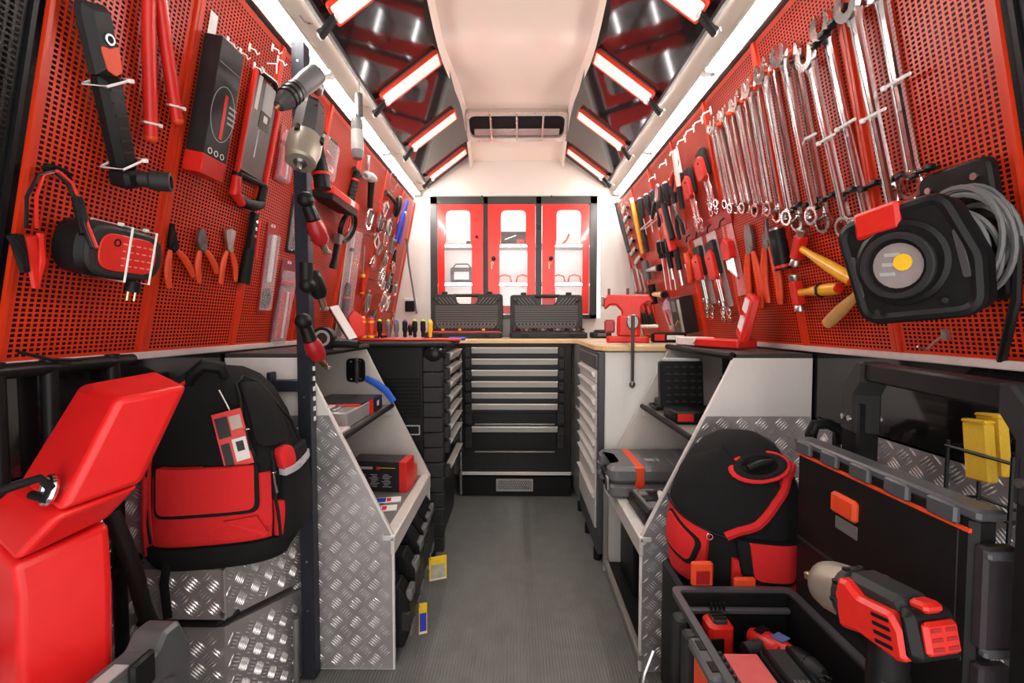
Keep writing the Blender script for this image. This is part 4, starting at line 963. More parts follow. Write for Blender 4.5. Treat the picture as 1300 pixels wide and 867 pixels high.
for tp, bt, m, lab in (((803, 258), (816, 322), AMB, 'long amber rod-handled file'), ((793, 262), (808, 318), BLK2, 'dark long file next to the amber one, nearer the socket clips'), ((811, 262), (822, 320), BLK2, 'dark long file between the amber one and the screwdrivers')):
    M_, L = rh(tp, bt, .015); M_ = M_ @ T(0, 0, .045 if tp[0] == 793 else 0)
    t = thing('file', lab, 'file', M_)
    MB().tube([(0, 0, .015), (0, -L*.3, .015), (0, -L, .015)], [.012, .013, .011], 10).build('handle', m, t); MB().cyl((0, .0, .015), (0, .03, .015), .010, .013, n=10).build('knob', WHP if m is AMB else m, t)
# chrome socket clips at the back corner
for i, (px, py) in enumerate(((783, 265), (785, 277), (787, 293), (791, 307), (794, 319), (800, 330))):
    M_ = pegM(1, px+9, py, .03); t = thing('socket_adapter', 'chrome socket adapter pair, %s from the top at the back corner' % ordn[i], 'socket', M_, 'socket adapters at the back corner')
    MB().cyl((-.06, -.010, .022), (.0, .006, .022), .014, n=12, bev=.002).build('socket', STEEL, t); MB().cyl((.0, .006, .022), (.05, .02, .022), .009, n=8).build('drive', CHR, t)
    MB().sphere((-.062, -.01, .022), .016, 10).build('knob', DSTEEL, t); MB().box((0, 0, .008), (.02, .012, .014)).build('clip', BLK, t)
# red hose-cutter, level etc. beside the upper spanner sets
for tp, bt, m, lab in (((858, 190), (868, 240), WHP, 'clear tube tester with white tip hanging over the red cutter'), ((872, 190), (882, 262), mat('pinkish_white', (.8, .6, .55), .35), 'long pinkish white probe with black grip')):
    M_, L = rh(tp, bt, .015); M_ = M_ @ T(0, 0, .05 if tp[0] == 872 else 0); t = thing('probe_tester', lab, 'tester', M_)
    MB().tube([(0, 0, .016), (0, -L*.6, .016)], .009, 10).build('tube', m, t); MB().tube([(0, -L*.6, .016), (0, -L, .016)], [.010, .011], 10).build('grip', BLK, t)
M_, L = rh((852, 260), (866, 316), .02); M_ = M_ @ T(0, 0, .045)
t = thing('pipe_cutter', 'red flat-bodied pipe cutter with black grip below the testers', 'cutter', M_)
MB().prism(rpoly([(-.02, 0), (.02, -.01), (.022, -L), (-.012, -L)], .004, 2), .006, .03, .003).build('body', RED, t); MB().tube([(.034, -.0, .02), (.036, -L*.8, .02)], [.012, .014], 10).build('grip', BLK, t); MB().box((.0, -L*.25, .0305), (.008, .04, .002)).build('slot', BLK, t)
for tp, bt, hm, lab in (((862, 258), (874, 300), BLK, 'black-handled small pliers right of the red pipe cutter'), ((868, 200), (862, 238), RED, 'red-gripped tin snips under the strip light')):
    M_, L = rh(tp, bt, .014); pliers(M_ @ T(0, 0, .03), L, lab, 'comb', (.006, .006), hm=hm, jm=DSTEEL, w=1.2)
for i in range(3):
    px = 837+i*6; M_, L = rh((px, 306-i*1.0), (px+9, 368), .02)
    screwdriver(M_ @ T(0, 0, .02), L, ['thick black screwdriver with pale cap in the lower trio', 'thick black screwdriver with grey cap, middle of the lower trio', 'thick black screwdriver with blue cap in the lower trio'][i], BLK, (LGREY, GREY, BLUE)[i], hl=L*.35, r=.020, group='lower trio of thick screwdrivers')
for tp, bt, lab, hm in (((858, 314), (867, 362), 'black ribbed ratchet handle beside the lower screwdriver trio', BLK2), ((861, 318), (868, 352), 'short black clamp handle above the saw grip', BLK)):
    M_, L = rh(tp, bt, .016); M_ = M_ @ T(0, 0, .045 if hm is BLK else 0); t = thing('ratchet', lab, 'ratchet', M_); MB().tube([(0, 0, .018), (0, -L*.6, .018)], [.013, .012], 10).build('grip', hm, t); MB().tube([(0, -L*.6, .018), (0, -L, .018)], [.008, .010], 8).build('shaft', STEEL, t)
M_, L = rh((870, 322), (879, 356), .02)
t = thing('small_saw', 'compact saw with orange pistol grip and serrated blade', 'saw', M_)
MB().tube([(0, 0, .018), (.01, -L*.3, .018), (-.01, -L*.8, .018), (-.03, -L, .018)], [.012, .016, .014, .010], 10).build('grip', ORG, t); MB().box((-.035, -L*.6, .016), (.016, L*.6, .004)).build('blade', CHR, t)
for tp, bt, lab in (((816, 335), (823, 352), 'steel-and-black mallet with silver handle pointing out, upper of two'), ((824, 362), (831, 385), 'black-faced mallet with pale wooden handle pointing out, lower of two')):
    up = tp[1] < 350
    p = pegp(1, (tp[0]+bt[0])/2+2, (tp[1]+bt[1])/2, .03); q = pegp(1, p.x, p.y) if False else p
    e = atY(*((837, 340) if up else (843, 374)), p.y-.16)
    v = (e-p).normalized(); M_ = aim(p-v*.01, -v, pegr(1)); t = thing('mallet', lab, 'mallet', M_)
    L = (e-p).length
    MB().tube([(0, 0, 0), (0, -L*.5, 0), (0, -L, 0)], [.011, .014, .016], 10).build('handle', STEEL if up else mat('pale_wood', (.75, .5, .22), .4), t)
    MB().cyl((0, -L, 0), (0, -L-.022, 0), .0185, n=12, bev=.003).build('end_cap', RUB, t)
    MB().cyl((-.055, 0, 0), (.055, 0, 0), .020, n=14, bev=.003, M=aim((0, 0, 0), (0, 1, 0), M_.to_3x3().inverted() @ pegv(1)).to_4x4() @ R(90, 'Y')).build('head', BLK if not up else GREY, t)
for i, tp in enumerate(((800, 340), (806, 336), (812, 342))):
    M_, L = rh(tp, (tp[0]+8, 374), .012); wrench(M_, L, '%s small wrench beside the mallet heads, counted from the back wall' % ordn[i], .011, 'small wrenches by the mallets', m=STEEL)
for i, (tp, bt) in enumerate((((808, 384), (815, 414)), ((815, 384), (822, 414)), ((822, 388), (829, 414)))):
    M_, L = rh(tp, bt, .014); pliers(M_, L, '%s dark-handled pliers low behind the vise, counted from the back wall' % ordn[i], 'comb', (.002, .002), hm=BLK, jm=RED, w=1.3, group='dark pliers behind the vise')
def fill_bits(t, w, h, d): MB().tube([(-w*.1, -h*.35, .012), (w*.1, -h*.6, .014), (0, -h*.85, .012)], [.012, .016, .012], 8).build('contents', REDX, t)
M_, L = rh((843, 380), (856, 418), .01); blister(M_, .09, L, 'small clear pack with violet and red contents above the bench', fill_bits, card=mat('violet_card', (.35, .15, .4), .4))
M_ = pegM(1, 872, 375, .0)
t = thing('black_carton', 'black printed carton standing against the board beside the spanner sets', 'package', M_)
MB().box((.0, -.085, .032), (.13, .17, .06), .002).build('carton', CARD, t); MB().box((-.02, -.04, .0625), (.05, .05, .001)).build('print', GREY, t); MB().tube([(-.04, -.13, .063), (.0, -.105, .063), (.03, -.12, .063)], .002, 5).build('print_line', BRASS, t)
MB().box((.045, -.085, .0625), (.03, .15, .0012)).build('side_window', LGREY, t)
# dark red shelf strip with small hooks and white hooks
a = pegp(1, 872, 300, .0); b = pegp(1, 930, 272, .0)
t = thing('hook_strip', 'dark red strip with small black hooks below the upper spanner sets', 'hook strip', Matrix.Identity(4))
d = (b-a); g = MB(basis((a+b)/2, d.normalized(), d.normalized().cross(n)*-1, n)); g.box((0, 0, .004), (d.length, .05, .006), .002); g.build('strip', REDX, t)
for k in range(4):
    p = a.lerp(b, (k+.5)/4); MB().tube([p+n*.006, p+n*.02+Vector((0, 0, -.01)), p+n*.022+Vector((0, 0, -.03))], .003, 6).build('hook', BLK, t)
for i, (px, py) in enumerate(((870, 176), (881, 163), (892, 152), (903, 140), (860, 190), (910, 158), (846, 206), (832, 224))):
    g = MB(pegM(1, px, py)); g.box((0, 0, .002), (.012, .028, .003), .001); g.tube([(0, .0, .003), (0, -.006, .03), (0, -.018, .036)], .0025, 6)
    tagged(g, 'peg_hook', WHP, 'white pegboard hook under the strip light above the spanner sets', 'hook', 'white hooks on the wrench side')
# red case open on the right bench
t = thing('bit_case', 'small red case lying open on the black bench with white tools in its lid', 'case', basis(Vector((.600, 1.64, .9228)), Vector((.10, -.30, 0)).normalized(), Vector((.30, .10, 0)).normalized(), Vector((0, 0, 1))))
MB().prism(rrect(.29, .085, .012, 3, .13, .042), 0, .028, .004).build('base', RED, t)
MB().prism(rrect(.11, .087, .010, 3, .035, .042), .001, .031, .003).build('clear_end', mat('milky_plastic', (.8, .68, .66), .3), t)
Ml = T(.225, .060, .026) @ R(-35, 'Z') @ R(80, 'X') @ R(-14, 'Z')
MB(Ml).prism(rrect(.105, .15, .014, 3, 0, .075), -.018, .004, .004).build('lid', RED, t)
MB(Ml).frame(rrect(.092, .132, .010, 3, 0, .075), rrect(.078, .116, .008, 3, 0, .075), .004, .009).build('lid_rim', RED, t)
for r_ in range(2):
    for c in range(4): MB(Ml).tube([((c-1.5)*.017, .035+r_*.06, .008), ((c-1.5)*.017, .075+r_*.06, .008)], .0055, 8).build('white_bit', WHP, t)
g = MB(); g.tube([(.09, -.002, .024), (.088, -.008, .016), (.086, -.010, .008)], .004, 6); g.build('latch', STEEL, t)
# vise
t = thing('bench_vise', 'red bench vise with hanging steel handle on the wooden worktop', 'vise', T(.515, 2.06, .917) @ R(-12, 'Z') @ Matrix.Diagonal((.95, .95, 1.22, 1)))
MB().prism(rrect(.20, .15, .02, 3), 0, .022, .004).build('base', RED, t)
MB().prism(rpoly([(-.05, -.06), (.06, -.06), (.06, .06), (-.05, .06)], .02, 3), .022, .10, .006).build('column', RED, t)
Vv = basis(Vector((0, .055, 0)), Vector((1, 0, 0)), Vector((0, 0, 1)), Vector((0, -1, 0)))
MB(Vv).prism(rpoly([(-.115, .155), (-.10, .178), (.095, .178), (.115, .155), (.112, .148), (.09, .150), (.062, .135), (.055, .05), (-.02, .05), (-.03, .12), (-.055, .14), (-.085, .14), (-.112, .12)], .008, 2), -.01, .11, .006).build('jaw_body', RED, t)
MB().box((-.118, 0, .155), (.012, .13, .035), .003).build('jaw_plate', DSTEEL, t)
MB().cyl((.01, -.055, .075), (.01, -.315, .075), .016, n=14).build('spindle', DSTEEL, t)
MB().cyl((.01, -.30, .075), (.01, -.335, .075), .026, n=16, bev=.004).build('screw_boss', DSTEEL, t)
MB().cyl((.01, -.335, .095), (.01, -.335, -.125), .0075, n=8).build('handle', DSTEEL, t)
MB().sphere((.01, -.335, -.128), .013, 10).build('handle_ball', DSTEEL, t)
MB().box((-.085, .0, .06), (.05, .10, .05), .006).build('slide', REDX, t)
for x in (-.09, .0): MB().cyl((x, .02, .178), (x, .02, .205), .007, n=8).build('top_bolt', DSTEEL, t)
MB().cyl((.05, -.03, .06), (.14, -.03, .06), .008, n=8).build('side_rod', STEEL, t)
p = atZ(763, 421, .917)
t = thing('socket_tray_case', 'small dark rounded case beside the vise on the bench', 'case', T(xs_(762)*.97, 2.66, .917))
MB().prism(rrect(.12, .10, .02, 3), 0, .035, .006).build('body', BLK2, t); MB().cyl((0, -.01, .035), (0, -.01, .05), .045, .038, n=18, bev=.004).build('dome', BLK, t); MB().box((0, -.052, .02), (.05, .008, .02), .002).build('latch', GREY, t)
t = thing('digital_gauge', 'long black gauge with red end and white display lying behind the vise', 'gauge', T(.695, 2.03, .917) @ R(-4, 'Z'))
MB().prism(rrect(.15, .05, .01, 3), 0, .045, .006).build('body', BLK, t); MB(XZY(-.0255)).box((-.045, .023, 0), (.045, .028, .003)).build('red_end', RED, t); MB(XZY(-.0255)).box((.025, .023, 0), (.075, .020, .003)).build('display', WHP, t)

# swivel work light with cable reel
pc = pegp(1, 1248, 305, .05)
t = thing('cable_reel_bracket', 'black wall bracket with wound grey cable beside the work light', 'cable reel', pegM(1, 1258, 291, .0))
MB().prism(rrect(.125, .235, .022, 4, -.03, 0), .004, .022, .004).build('back_plate', BLK, t)
for x, y in ((.01, .09), (-.07, .09)): MB().cyl((x, y, .022), (x, y, .026), .006, n=10).build('screw', STEEL, t)
for k in range(9):
    r_ = .058+.0075*(k % 4)+.002*(k//4); z = .030+.010*(k % 5)
    MB().torus((.0+.004*(k % 3), -.02+.006*((k*7) % 4), z), r_, .0042, 28, 6, M=R(6*((k % 3)-1), 'X') @ Matrix.Diagonal((.9, 1.08, 1, 1))).build('cable_turn', GREY, t)
MB().cyl((0, -.02, .02), (0, -.02, .085), .045, n=18).build('drum', BLK, t)
inv = t.matrix_world.inverted()
MB().tube([inv @ pegp(1, 1292, 300, .03), inv @ pegp(1, 1290, 380, .04), inv @ pegp(1, 1278, 430, .03), inv @ atY(1265, 485, .80), inv @ atY(1258, 530, .80)], .0065, 8).build('hanging_cable', BLK, t)
c = atY(1150, 333, .72)
nz = Vector((-.90, -.42, -.12)).normalized(); up = Vector((.12, 0, 1)); xx = up.cross(nz).normalized(); yy = nz.cross(xx)
M_ = basis(c, xx, yy, nz) @ R(13, 'Z') @ Matrix.Diagonal((.80, .86, .86, 1))
t = thing('work_light', 'square black work light with red top grip and yellow LED centre', 'work light', M_)
ol = rpoly([(-.088, -.098), (.098, -.112), (.112, -.02), (.085, .100), (-.098, .100)], [.030, .034, .06, .034, .030], 6)
MB().prism(ol, -.05, .016, .012).build('housing', BLK, t)
MB().tube([(p[0]*.95, p[1]*.95, .008) for p in ol], .012, 8, closed=True).build('bumper_rim', BLK, t)
MB().prism(rpoly([(-.064, .062), (.016, .062), (.022, .114), (-.058, .114)], .008, 3), -.03, .026, .006).build('red_grip', RED, t)
MB().lathe([(.080, .014), (.078, .020), (.070, .024), (.060, .022)], 32).build('face_plate', BLK, t)
MB().ringp((-.004, -.004, .018), .062, .050, 0, .014, 28).build('lamp_ring', BLK2, t)
MB().cyl((-.004, -.004, .014), (-.004, -.004, .021), .050, n=28).build('reflector_cup', mat('dark_reflector', (.06, .055, .055), .25, metal=.4), t)
MB().cyl((-.004, -.004, .0205), (-.004, -.004, .0225), .042, n=24).build('lens', mat('grey_lens', (.30, .26, .26), .15), t)
for k in range(3): MB().box((-.02+.004*k, -.02+.018*k, .0228), (.026, .007, .0012), M=R(-12, 'Z')).build('lens_facet', LGREY, t)
MB().cyl((.006, .0, .0222), (.006, .0, .0245), .0155, n=18).build('led_chip', mat('yellow_led', (.95, .55, .03), .4), t)
for sx in (-1, 1): MB().prism(rrect(.012, .085, .006, 3, sx*.086+.004, -.008), .015, .0175, .0008).build('side_slot', mat('slot_grey', (.06, .055, .06), .35), t)
for sx in (-1, 1): MB().cyl((sx*.055, -.082, .02), (sx*.055, -.082, .026), .005, n=8).build('screw', BLK2, t)
inv = M_.inverted(); q = inv @ pegp(1, 1228, 310, .108)
MB().tube([(.03, 0, -.045), tuple((Vector((.03, 0, -.045))+q)/2), tuple(q)], .018, 10).build('swivel_arm', BLK, t)
g = MB(pegM(1, 1203, 424)); g.box((0, 0, .004), (.012, .02, .006)); g.tube([(0, 0, .006), (0, -.012, .03), (0.0, -.022, .045), (0, -.012, .06)], .002, 6)
tagged(g, 'peg_hook', STEEL, 'bare chrome hook below the work light', 'hook')
# ------------------------------------------------------------------ navy post with air tools
t = thing('tool_post', 'dark navy square steel post fixed to the shelf end', 'post', T(-.583, 1.2125, 0))
MB().box((0, 0, .876), (.036, .034, 1.752), .002).build('tube', NAVY, t)
MB().box((-.055, .0, .83), (.075, .03, .032), .002).build('bracket_arm', NAVY, t)
MB().box((-.098, .0, .83), (.012, .03, .075), .002).build('bracket_plate', NAVY, t)
for z in (1.70, 1.55, .80, .68, .50, .34, .20): MB().cyl((.0, -.0172, z), (.0, -.019, z), .003, n=8).build('screw', STEEL, t)
for k in range(7): MB().box((.019, .004, .905-k*.028), (.003, .010, .012)).build('peg_slot', WHP, t)
def P(px, py, Y): return atY(px, py, Y)
t = thing('air_drill', 'grey keyless-chuck air drill hooked at the top of the navy post', 'air tool', Matrix.Identity(4))
a, b, c = P(354, 135, .99), P(378, 113, 1.03), P(402, 94, 1.08)
MB().tube([a, a.lerp(b, .35), a.lerp(b, .9), b], [.012, .021, .023, .020], 14).build('chuck', DGREY, t)
for k in range(3): MB().tube([a.lerp(b, .45+.18*k), a.lerp(b, .50+.18*k)], .0242, 14).build('chuck_ring', BLK, t)
MB().tube([a-(b-a)*.18, a], [.004, .006], 8).build('chuck_tip', BRASS, t)
MB().tube([b, b.lerp(c, .5), c, c+(c-b)*.12], [.021, .0235, .023, .014], 14).build('body', GREY, t)
MB().tube([b.lerp(c, .75), P(404, 108, 1.12), P(404, 116, 1.19)], [.018, .015, .012], 10).build('handle', DGREY, t)
t = thing('impact_gun', 'bronze-nosed impact wrench hanging nose down on the navy post', 'air tool', Matrix.Identity(4))
a, b, c, d = P(381, 207, 1.06), P(385, 190, 1.08), P(390, 168, 1.12), P(395, 138, 1.16)
MB().tube([a-(b-a)*.5, a], .0065, 6).build('anvil', STEEL, t)
MB().tube([a, a.lerp(b, .12), a.lerp(b, .5), b, b.lerp(c, .5)], [.030, .035, .036, .040, .040], 20).build('nose', BRZ, t)
MB().tube([a-(b-a)*.12, a], [.012, .016], 14).build('anvil_boss', DSTEEL, t)
MB().tube([b.lerp(c, .5), c, c.lerp(d, .5), d], [.037, .038, .036, .032], 8).build('body', DGREY, t)
MB().tube([c.lerp(d, .75), d+(d-c)*.12], [.034, .030], 8).build('rear_cover', BLKM, t)
for k in range(4):
    q = b.lerp(c, .35); an = k*PI/2+.7; ax = (c-b).normalized(); u = ax.orthogonal().normalized(); v = ax.cross(u); o_ = q+(u*math.cos(an)+v*math.sin(an))*.041
    MB().cyl(o_-ax*.008, o_+ax*.012, .006, n=8).build('bolt', BLK, t)
h = [P(400, 188, 1.15), P(406, 212, 1.15), P(410, 240, 1.15)]
MB().tube(h, [.022, .020, .021], 12).build('handle', BLK, t)
MB().tube([h[1]+(h[2]-h[1])*.3, h[1]+(h[2]-h[1])*.42], .0225, 12).build('red_band', RED, t)
def angle_tool(name, lab, ball, neck, b0, b1, fit, body_m, sock=None):
    t = thing(name, lab, 'air tool', Matrix.Identity(4))
    Pb, Pn, P0, P1, Pf = P(*ball, 1.11), P(*neck, 1.125), P(*b0, 1.13), P(*b1, 1.16), P(*fit, 1.18)
    if sock: MB().tube([P(*sock[0], 1.11), P(*sock[1], 1.11)], [.017, .0165], 14).build('socket', BLK, t)
    MB().sphere(Pb, .021, 14).build('head', BLK, t)
    MB().tube([Pb, Pn, P0], [.014, .017, .018], 12).build('neck', BLKM, t)
    MB().tube([P0, P0.lerp(P1, .3), P0.lerp(P1, .8), P1], [.018, .023, .022, .015], 12).build('body', body_m, t)
    d = (P1-P0).normalized(); MB().tube([P0.lerp(P1, .62)+Vector((-.016, -.012, 0)), P0.lerp(P1, .95)+Vector((-.014, -.012, 0))], [.007, .006], 8).build('lever', STEEL, t)
    MB().tube([P1, Pf], [.010, .008], 8).build('air_fitting', BRASS, t)
    MB().box(tuple(Pf), (.022, .012, .010), .002).build('fitting_nut', STEEL, t)
    g = MB(); g.tube([P0.lerp(P1, .3), Vector((-.563, 1.20, P0.lerp(P1, .3).z))], .006, 8); g.build('holder_pin', DGREY, t)
    return t
angle_tool('air_ratchet', 'upper dark-red angle grinder with round black head on the navy post', (388, 254), (394, 270), (398, 280), (409, 310), (415, 320), REDX)
angle_tool('air_ratchet', 'all-black air ratchet with short socket on the navy post', (390, 362), (394, 352), (396, 346), (407, 377), (412, 392), BLK, ((389, 334), (389, 360)))
angle_tool('air_ratchet', 'lowest dark-red angle grinder on the navy post, above the shelf edge', (385, 408), (391, 424), (394, 432), (406, 456), (415, 467), REDX)

# ------------------------------------------------------------------ left shelf contents
def prnt(t, M, rows, m=WCARD, name='printed_text'):
    g = MB(M)
    for (x, y, w, h) in rows: g.box((x, y, 0), (w, h, .0008))
    q = g.build(name, m, t); q['kind'] = 'stuff'
t = thing('clear_kit_pack', 'clear plastic kit pack with black and red card on the upper slanted shelf', 'package', T(-.612, 1.50, .679))
MB().box((0, 0, .026), (.19, .34, .05), .004).build('tray', mat('smoky_plastic', (.30, .28, .28), .2), t)
MB().box((.0, .06, .053), (.185, .20, .004)).build('card', CARD, t); MB().box((.0, -.06, .053), (.185, .03, .004)).build('red_stripe', RED, t)
MB().box((.096, .12, .028), (.003, .10, .05)).build('end_card', CARD, t); MB().box((.096, .05, .028), (.003, .04, .05)).build('end_stripe', RED, t); MB().box((.098, .12, .03), (.001, .02, .018)).build('label', WCARD, t)
for k in range(4): MB().box((-.05+.03*k, -.11, .054), (.02, .08, .006), .002).build('part', (RED, STEEL, WHP, STEEL)[k], t)
t = thing('flat_blister', 'pale flat blister pack at the open end of the upper slanted shelf', 'package', T(-.555, 1.29, .679))
MB().box((0, 0, .006), (.10, .07, .010), .002).build('pack', mat('milky_pack', (.7, .6, .6), .3), t); MB().box((-.01, 0, .0125), (.06, .04, .003)).build('label', RED, t)
t = thing('driver_box', 'black printed box with red end and screwdriver picture on the lower slanted shelf', 'package', T(-.50, 1.62, .392) @ R(-4, 'Z'))
MB().box((0, 0, .055), (.21, .09, .11), .001).build('carton', CARD, t); MB().box((.092, 0, .055), (.028, .0905, .1105), .001).build('red_end', RED, t)
Mx = XZY(-.0455)
MB(Mx).tube([(-.09, .085, 0), (-.02, .086, 0)], .005, 6).build('pictured_handle', LGREY, t); MB(Mx).box((.0, .086, 0), (.012, .012, .001)).build('pictured_collar', RED, t); MB(Mx).box((.035, .0875, 0), (.06, .002, .001)).build('pictured_shaft', YEL, t)
prnt(t, Mx, [(-.062+.046*c+.003*(r_ % 2), .062-.0062*r_, .034-.008*((r_+c) % 3), .0022) for c in range(3) for r_ in range(8)], LGREY)
t = thing('small_red_box', 'small black box with red end behind the driver box', 'package', T(-.445, 1.697, .392)); MB().box((0, 0, .03), (.10, .05, .06), .002).build('carton', CARD, t); MB().box((.035, 0, .03), (.032, .051, .061), .002).build('red_end', RED, t)
for i, (x, y) in enumerate(((-.46, 1.49), (-.455, 1.42))):
    t = thing('printed_leaflet', ['blue and white leaflet lying closest to the driver box', 'blue and white leaflet lying beside the tread plate edge'][i], 'leaflet', T(x, y, .392) @ R(12, 'Z'))
    MB().box((0, 0, .002), (.12, .045, .003)).build('sheet', WCARD, t); MB().box((-.02, .0, .0038), (.06, .035, .0006)).build('blue_print', BLUE, t); MB().box((.02, .0, .0038), (.015, .03, .0006)).build('red_print', RED, t)
t = thing('latch_plate', 'black riveted latch plate with wire bail inside the slanted shelf', 'latch', T(*P(452, 470, 1.752)))
MB(XZY(0)).prism(rrect(.075, .095, .02, 4), 0, .005, .001).build('plate', BLKM, t)
for sx in (-1, 1):
    for sz in (-1, 1): MB(XZY(0)).sphere((sx*.018, sz*.035, .005), .005, 8).build('rivet', STEEL, t)
MB(XZY(0)).box((.008, 0, .012), (.012, .10, .014), .003).build('hinge_bar', DSTEEL, t); MB(XZY(0)).tube([(.012, .036, .016), (.036, .034, .018), (.036, -.034, .018), (.012, -.036, .016)], .003, 6).build('bail', BLK, t)
a = P(464, 480, 1.745); b = P(500, 510, 1.70)
tagged(MB().tube([a, P(478, 487, 1.74), P(490, 496, 1.72), b], [.012, .014, .014, .012], 8, flat=.25, up=(0, -1, .2)), 'blue_strap', BLUEW, 'blue webbing strap hanging over the slanted panel edge', 'strap')
# black cases standing under the left shelf
hs = [.20, .25, .28, .29, .295, .295]
for i, h_ in enumerate(hs):
    y = 1.295+i*.083; x1 = -.315-.004*i
    t = thing('tool_case', 'black plastic tool case under the slanted shelf, %s counted from the tread plate' % ordn[i], 'case', T(0, y, .041))
    g = MB(XZY(0)); g.prism(rpoly([(-.62, 0), (x1-.02, 0), (x1, .05), (x1, h_-.06), (x1-.035, h_-.01), (-.62, h_-.01)], .012, 3), -.034, .034, .006); g.build('shell', BLK, t)
    MB(XZY(0)).box((x1-.012, h_*.42, 0), (.03, h_*.30, .076), .006).build('handle_block', BLK2, t)
    for q in (.25, .78): MB(XZY(0)).box((x1-.004, h_*q, .0), (.018, .035, .05), .004).build('latch', GREY, t)
    MB(XZY(0)).box((-.47, h_*.5, .034), (.20, h_*.5, .005), .002).build('side_panel', BLK2, t)
for (px, py, Y, w, h, lab) in ((556, 721, 1.52, .062, .085, 'yellow printed tag with clear window hanging from the tool cases'), (537, 785, 1.36, .026, .10, 'narrow yellow tag dangling from the tool cases near the floor')):
    t = thing('hang_tag', lab, 'tag', T(*P(px, py, Y)) @ R(20, 'Z'))
    MB(XZY(0)).box((0, 0, 0), (w, h, .002)).build('card', YEL, t); MB(XZY(0)).box((0, -h*.12, .0012), (w*.8, h*.6, .001)).build('window', mat('tag_window', (.45, .42, .30), .3, var=.6, scale=40) if w > .04 else BLUE, t); MB(XZY(0)).box((0, -h*.44, .0012), (w*.9, h*.08, .001)).build('white_edge', WCARD, t)
    MB(XZY(0)).tube([(-w*.4, h*.4, 0), (-w*.4-.006, h*.4+.012, -.0), (-w*.4-.010, h*.4+.016, 0)], .0015, 5).build('string', BLK, t)

# ------------------------------------------------------------------ right shelf contents
t = thing('drill_bit_case', 'black drill case standing open with red label on the upper shelf', 'case', T(.585, 1.47, .679))
MB().prism(rrect(.15, .13, .012, 3), 0, .04, .005).build('base', BLK, t); MB(XZY(-.066)).box((-.045, .022, 0), (.05, .024, .003)).build('red_label', RED, t)
Ml = basis(Vector((0, .055, .03)), Vector((1, 0, 0)), Vector((0, .1, 1)).normalized(), Vector((0, -1, .1)).normalized())
ld = MB(Ml).prism(rrect(.15, .165, .012, 3, -.01, .0825), -.03, .0, .004).build('lid', BLK, t)
g = MB(Ml)
for r_ in range(6):
    for c in range(5): g.loft([[(-.07+.028*c+dx, .02+.024*r_+dy, 0) for dx, dy in ((0, 0), (.012, .008), (.024, 0), (.012, -.003))], [(-.07+.028*c+dx, .02+.024*r_+dy, .004) for dx, dy in ((.002, 0), (.012, .006), (.022, 0), (.012, -.001))]])
q = g.build('foam_waves', BLK2, ld); q['kind'] = 'stuff'
MB(Ml).box((-.01, .168, -.015), (.13, .012, .03), .003).build('latch_rail', LGREY, t)
t = thing('bracket_tray', 'black skeletal bracket tray at the far end of the upper shelf', 'tray', T(.585, 1.655, .679))
g = MB()
for y in (-.045, .045): g.tube([(-.07, y, .012), (.02, y, .012), (.05, y, .04), (.055, y, .06)], .007, 6)
for x in (-.07, -.02, .03): g.tube([(x, -.045, .012), (x, .045, .012)], .006, 6)
g.build('frame', BLK, t)
for x in (-.05, 0): MB().box((x, 0, .028), (.02, .06, .03), .004).build('upright', BLK2, t)
t = thing('grey_meter_box', 'upright dark speckled box at the back of the upper shelf', 'box', T(.718, 1.43, .679)); MB().box((0, 0, .075), (.09, .08, .15), .006).build('body', mat('speckled_dark', (.035, .033, .036), .5, var=.6, scale=200), t); MB().box((0, 0, .152), (.085, .075, .006), .002).build('lid', GREY, t)
t = thing('grey_hard_case', 'grey hard case with orange stripe and latches lying on the lower shelf', 'case', T(.47, 1.615, .398))
ol = rpoly([(-.15, -.115), (.19, -.115), (.19, .125), (-.15, .125), (-.15, .06), (-.115, .05), (-.115, -.045), (-.15, -.055)], [.03, .02, .02, .03, .01, .02, .02, .01], 3)
cs = mat('case_grey', (.115, .115, .12), .42)
MB().prism(ol, 0, .048, .010).build('lower_shell', cs, t); MB().prism(ol, .050, .11, .014).build('upper_shell', cs, t)
MB().box((-.045, -.004, .055), (.032, .226, .113), .004).build('orange_stripe', ORG, t)
MB().box((-.135, -.0, .052), (.03, .085, .035), .006).build('handle', BLK, t)
for y in (-.08, .09): MB().box((-.152, y, .045), (.010, .03, .05), .003).build('latch', STEEL, t)
MB().box((.02, -.03, .111), (.05, .03, .003), .001).build('emblem', LGREY, t)
for x in (.03, .08, .13): MB().box((x, .005, .111), (.008, .20, .004), .001).build('lid_rib', cs, t)
t = thing('fitting_kit', 'open black fitting kit with white bottle on the lower shelf edge', 'case', T(.455, 1.385, .398) @ R(4, 'Z'))
MB().prism(rrect(.15, .17, .012, 3), 0, .045, .005).build('tray', BLK, t)
MB().frame(rrect(.13, .15, .01, 3), rrect(.11, .13, .008, 3), .044, .052).build('rim', GREY, t)
MB().tube([(.0, -.05, .052), (.01, .0, .052), (.015, .04, .052)], [.011, .015, .008], 10).build('bottle', WHP, t)
for k in range(6): MB().box((-.04 if k < 3 else .045, -.045+.045*(k % 3), .048), (.03, .034, .010), .003).build('compartment', BLK2 if k % 2 else GREY, t)
t = thing('cable_bundle', 'coiled black cable bundle on the floor board under the shelf with the grey hard case', 'cable', T(.50, 1.36, .041))
for k in range(4): MB().torus((.01*k, .012*k, .02+.018*k), .07-.008*k, .009, 22, 6).build('coil', RUB, t)
MB().tube([(-.07, -.03, .02), (-.10, -.05, .012), (-.11, .0, .012)], .008, 6).build('plug_lead', BLK, t)
t = thing('black_crate', 'tall black storage crate below the grey hard case', 'crate', T(.56, 1.62, .041)); MB().box((0, 0, .13), (.30, .20, .26), .008).build('body', BLK, t); MB().box((0, 0, .268), (.31, .21, .018), .004).build('lid', BLK2, t)
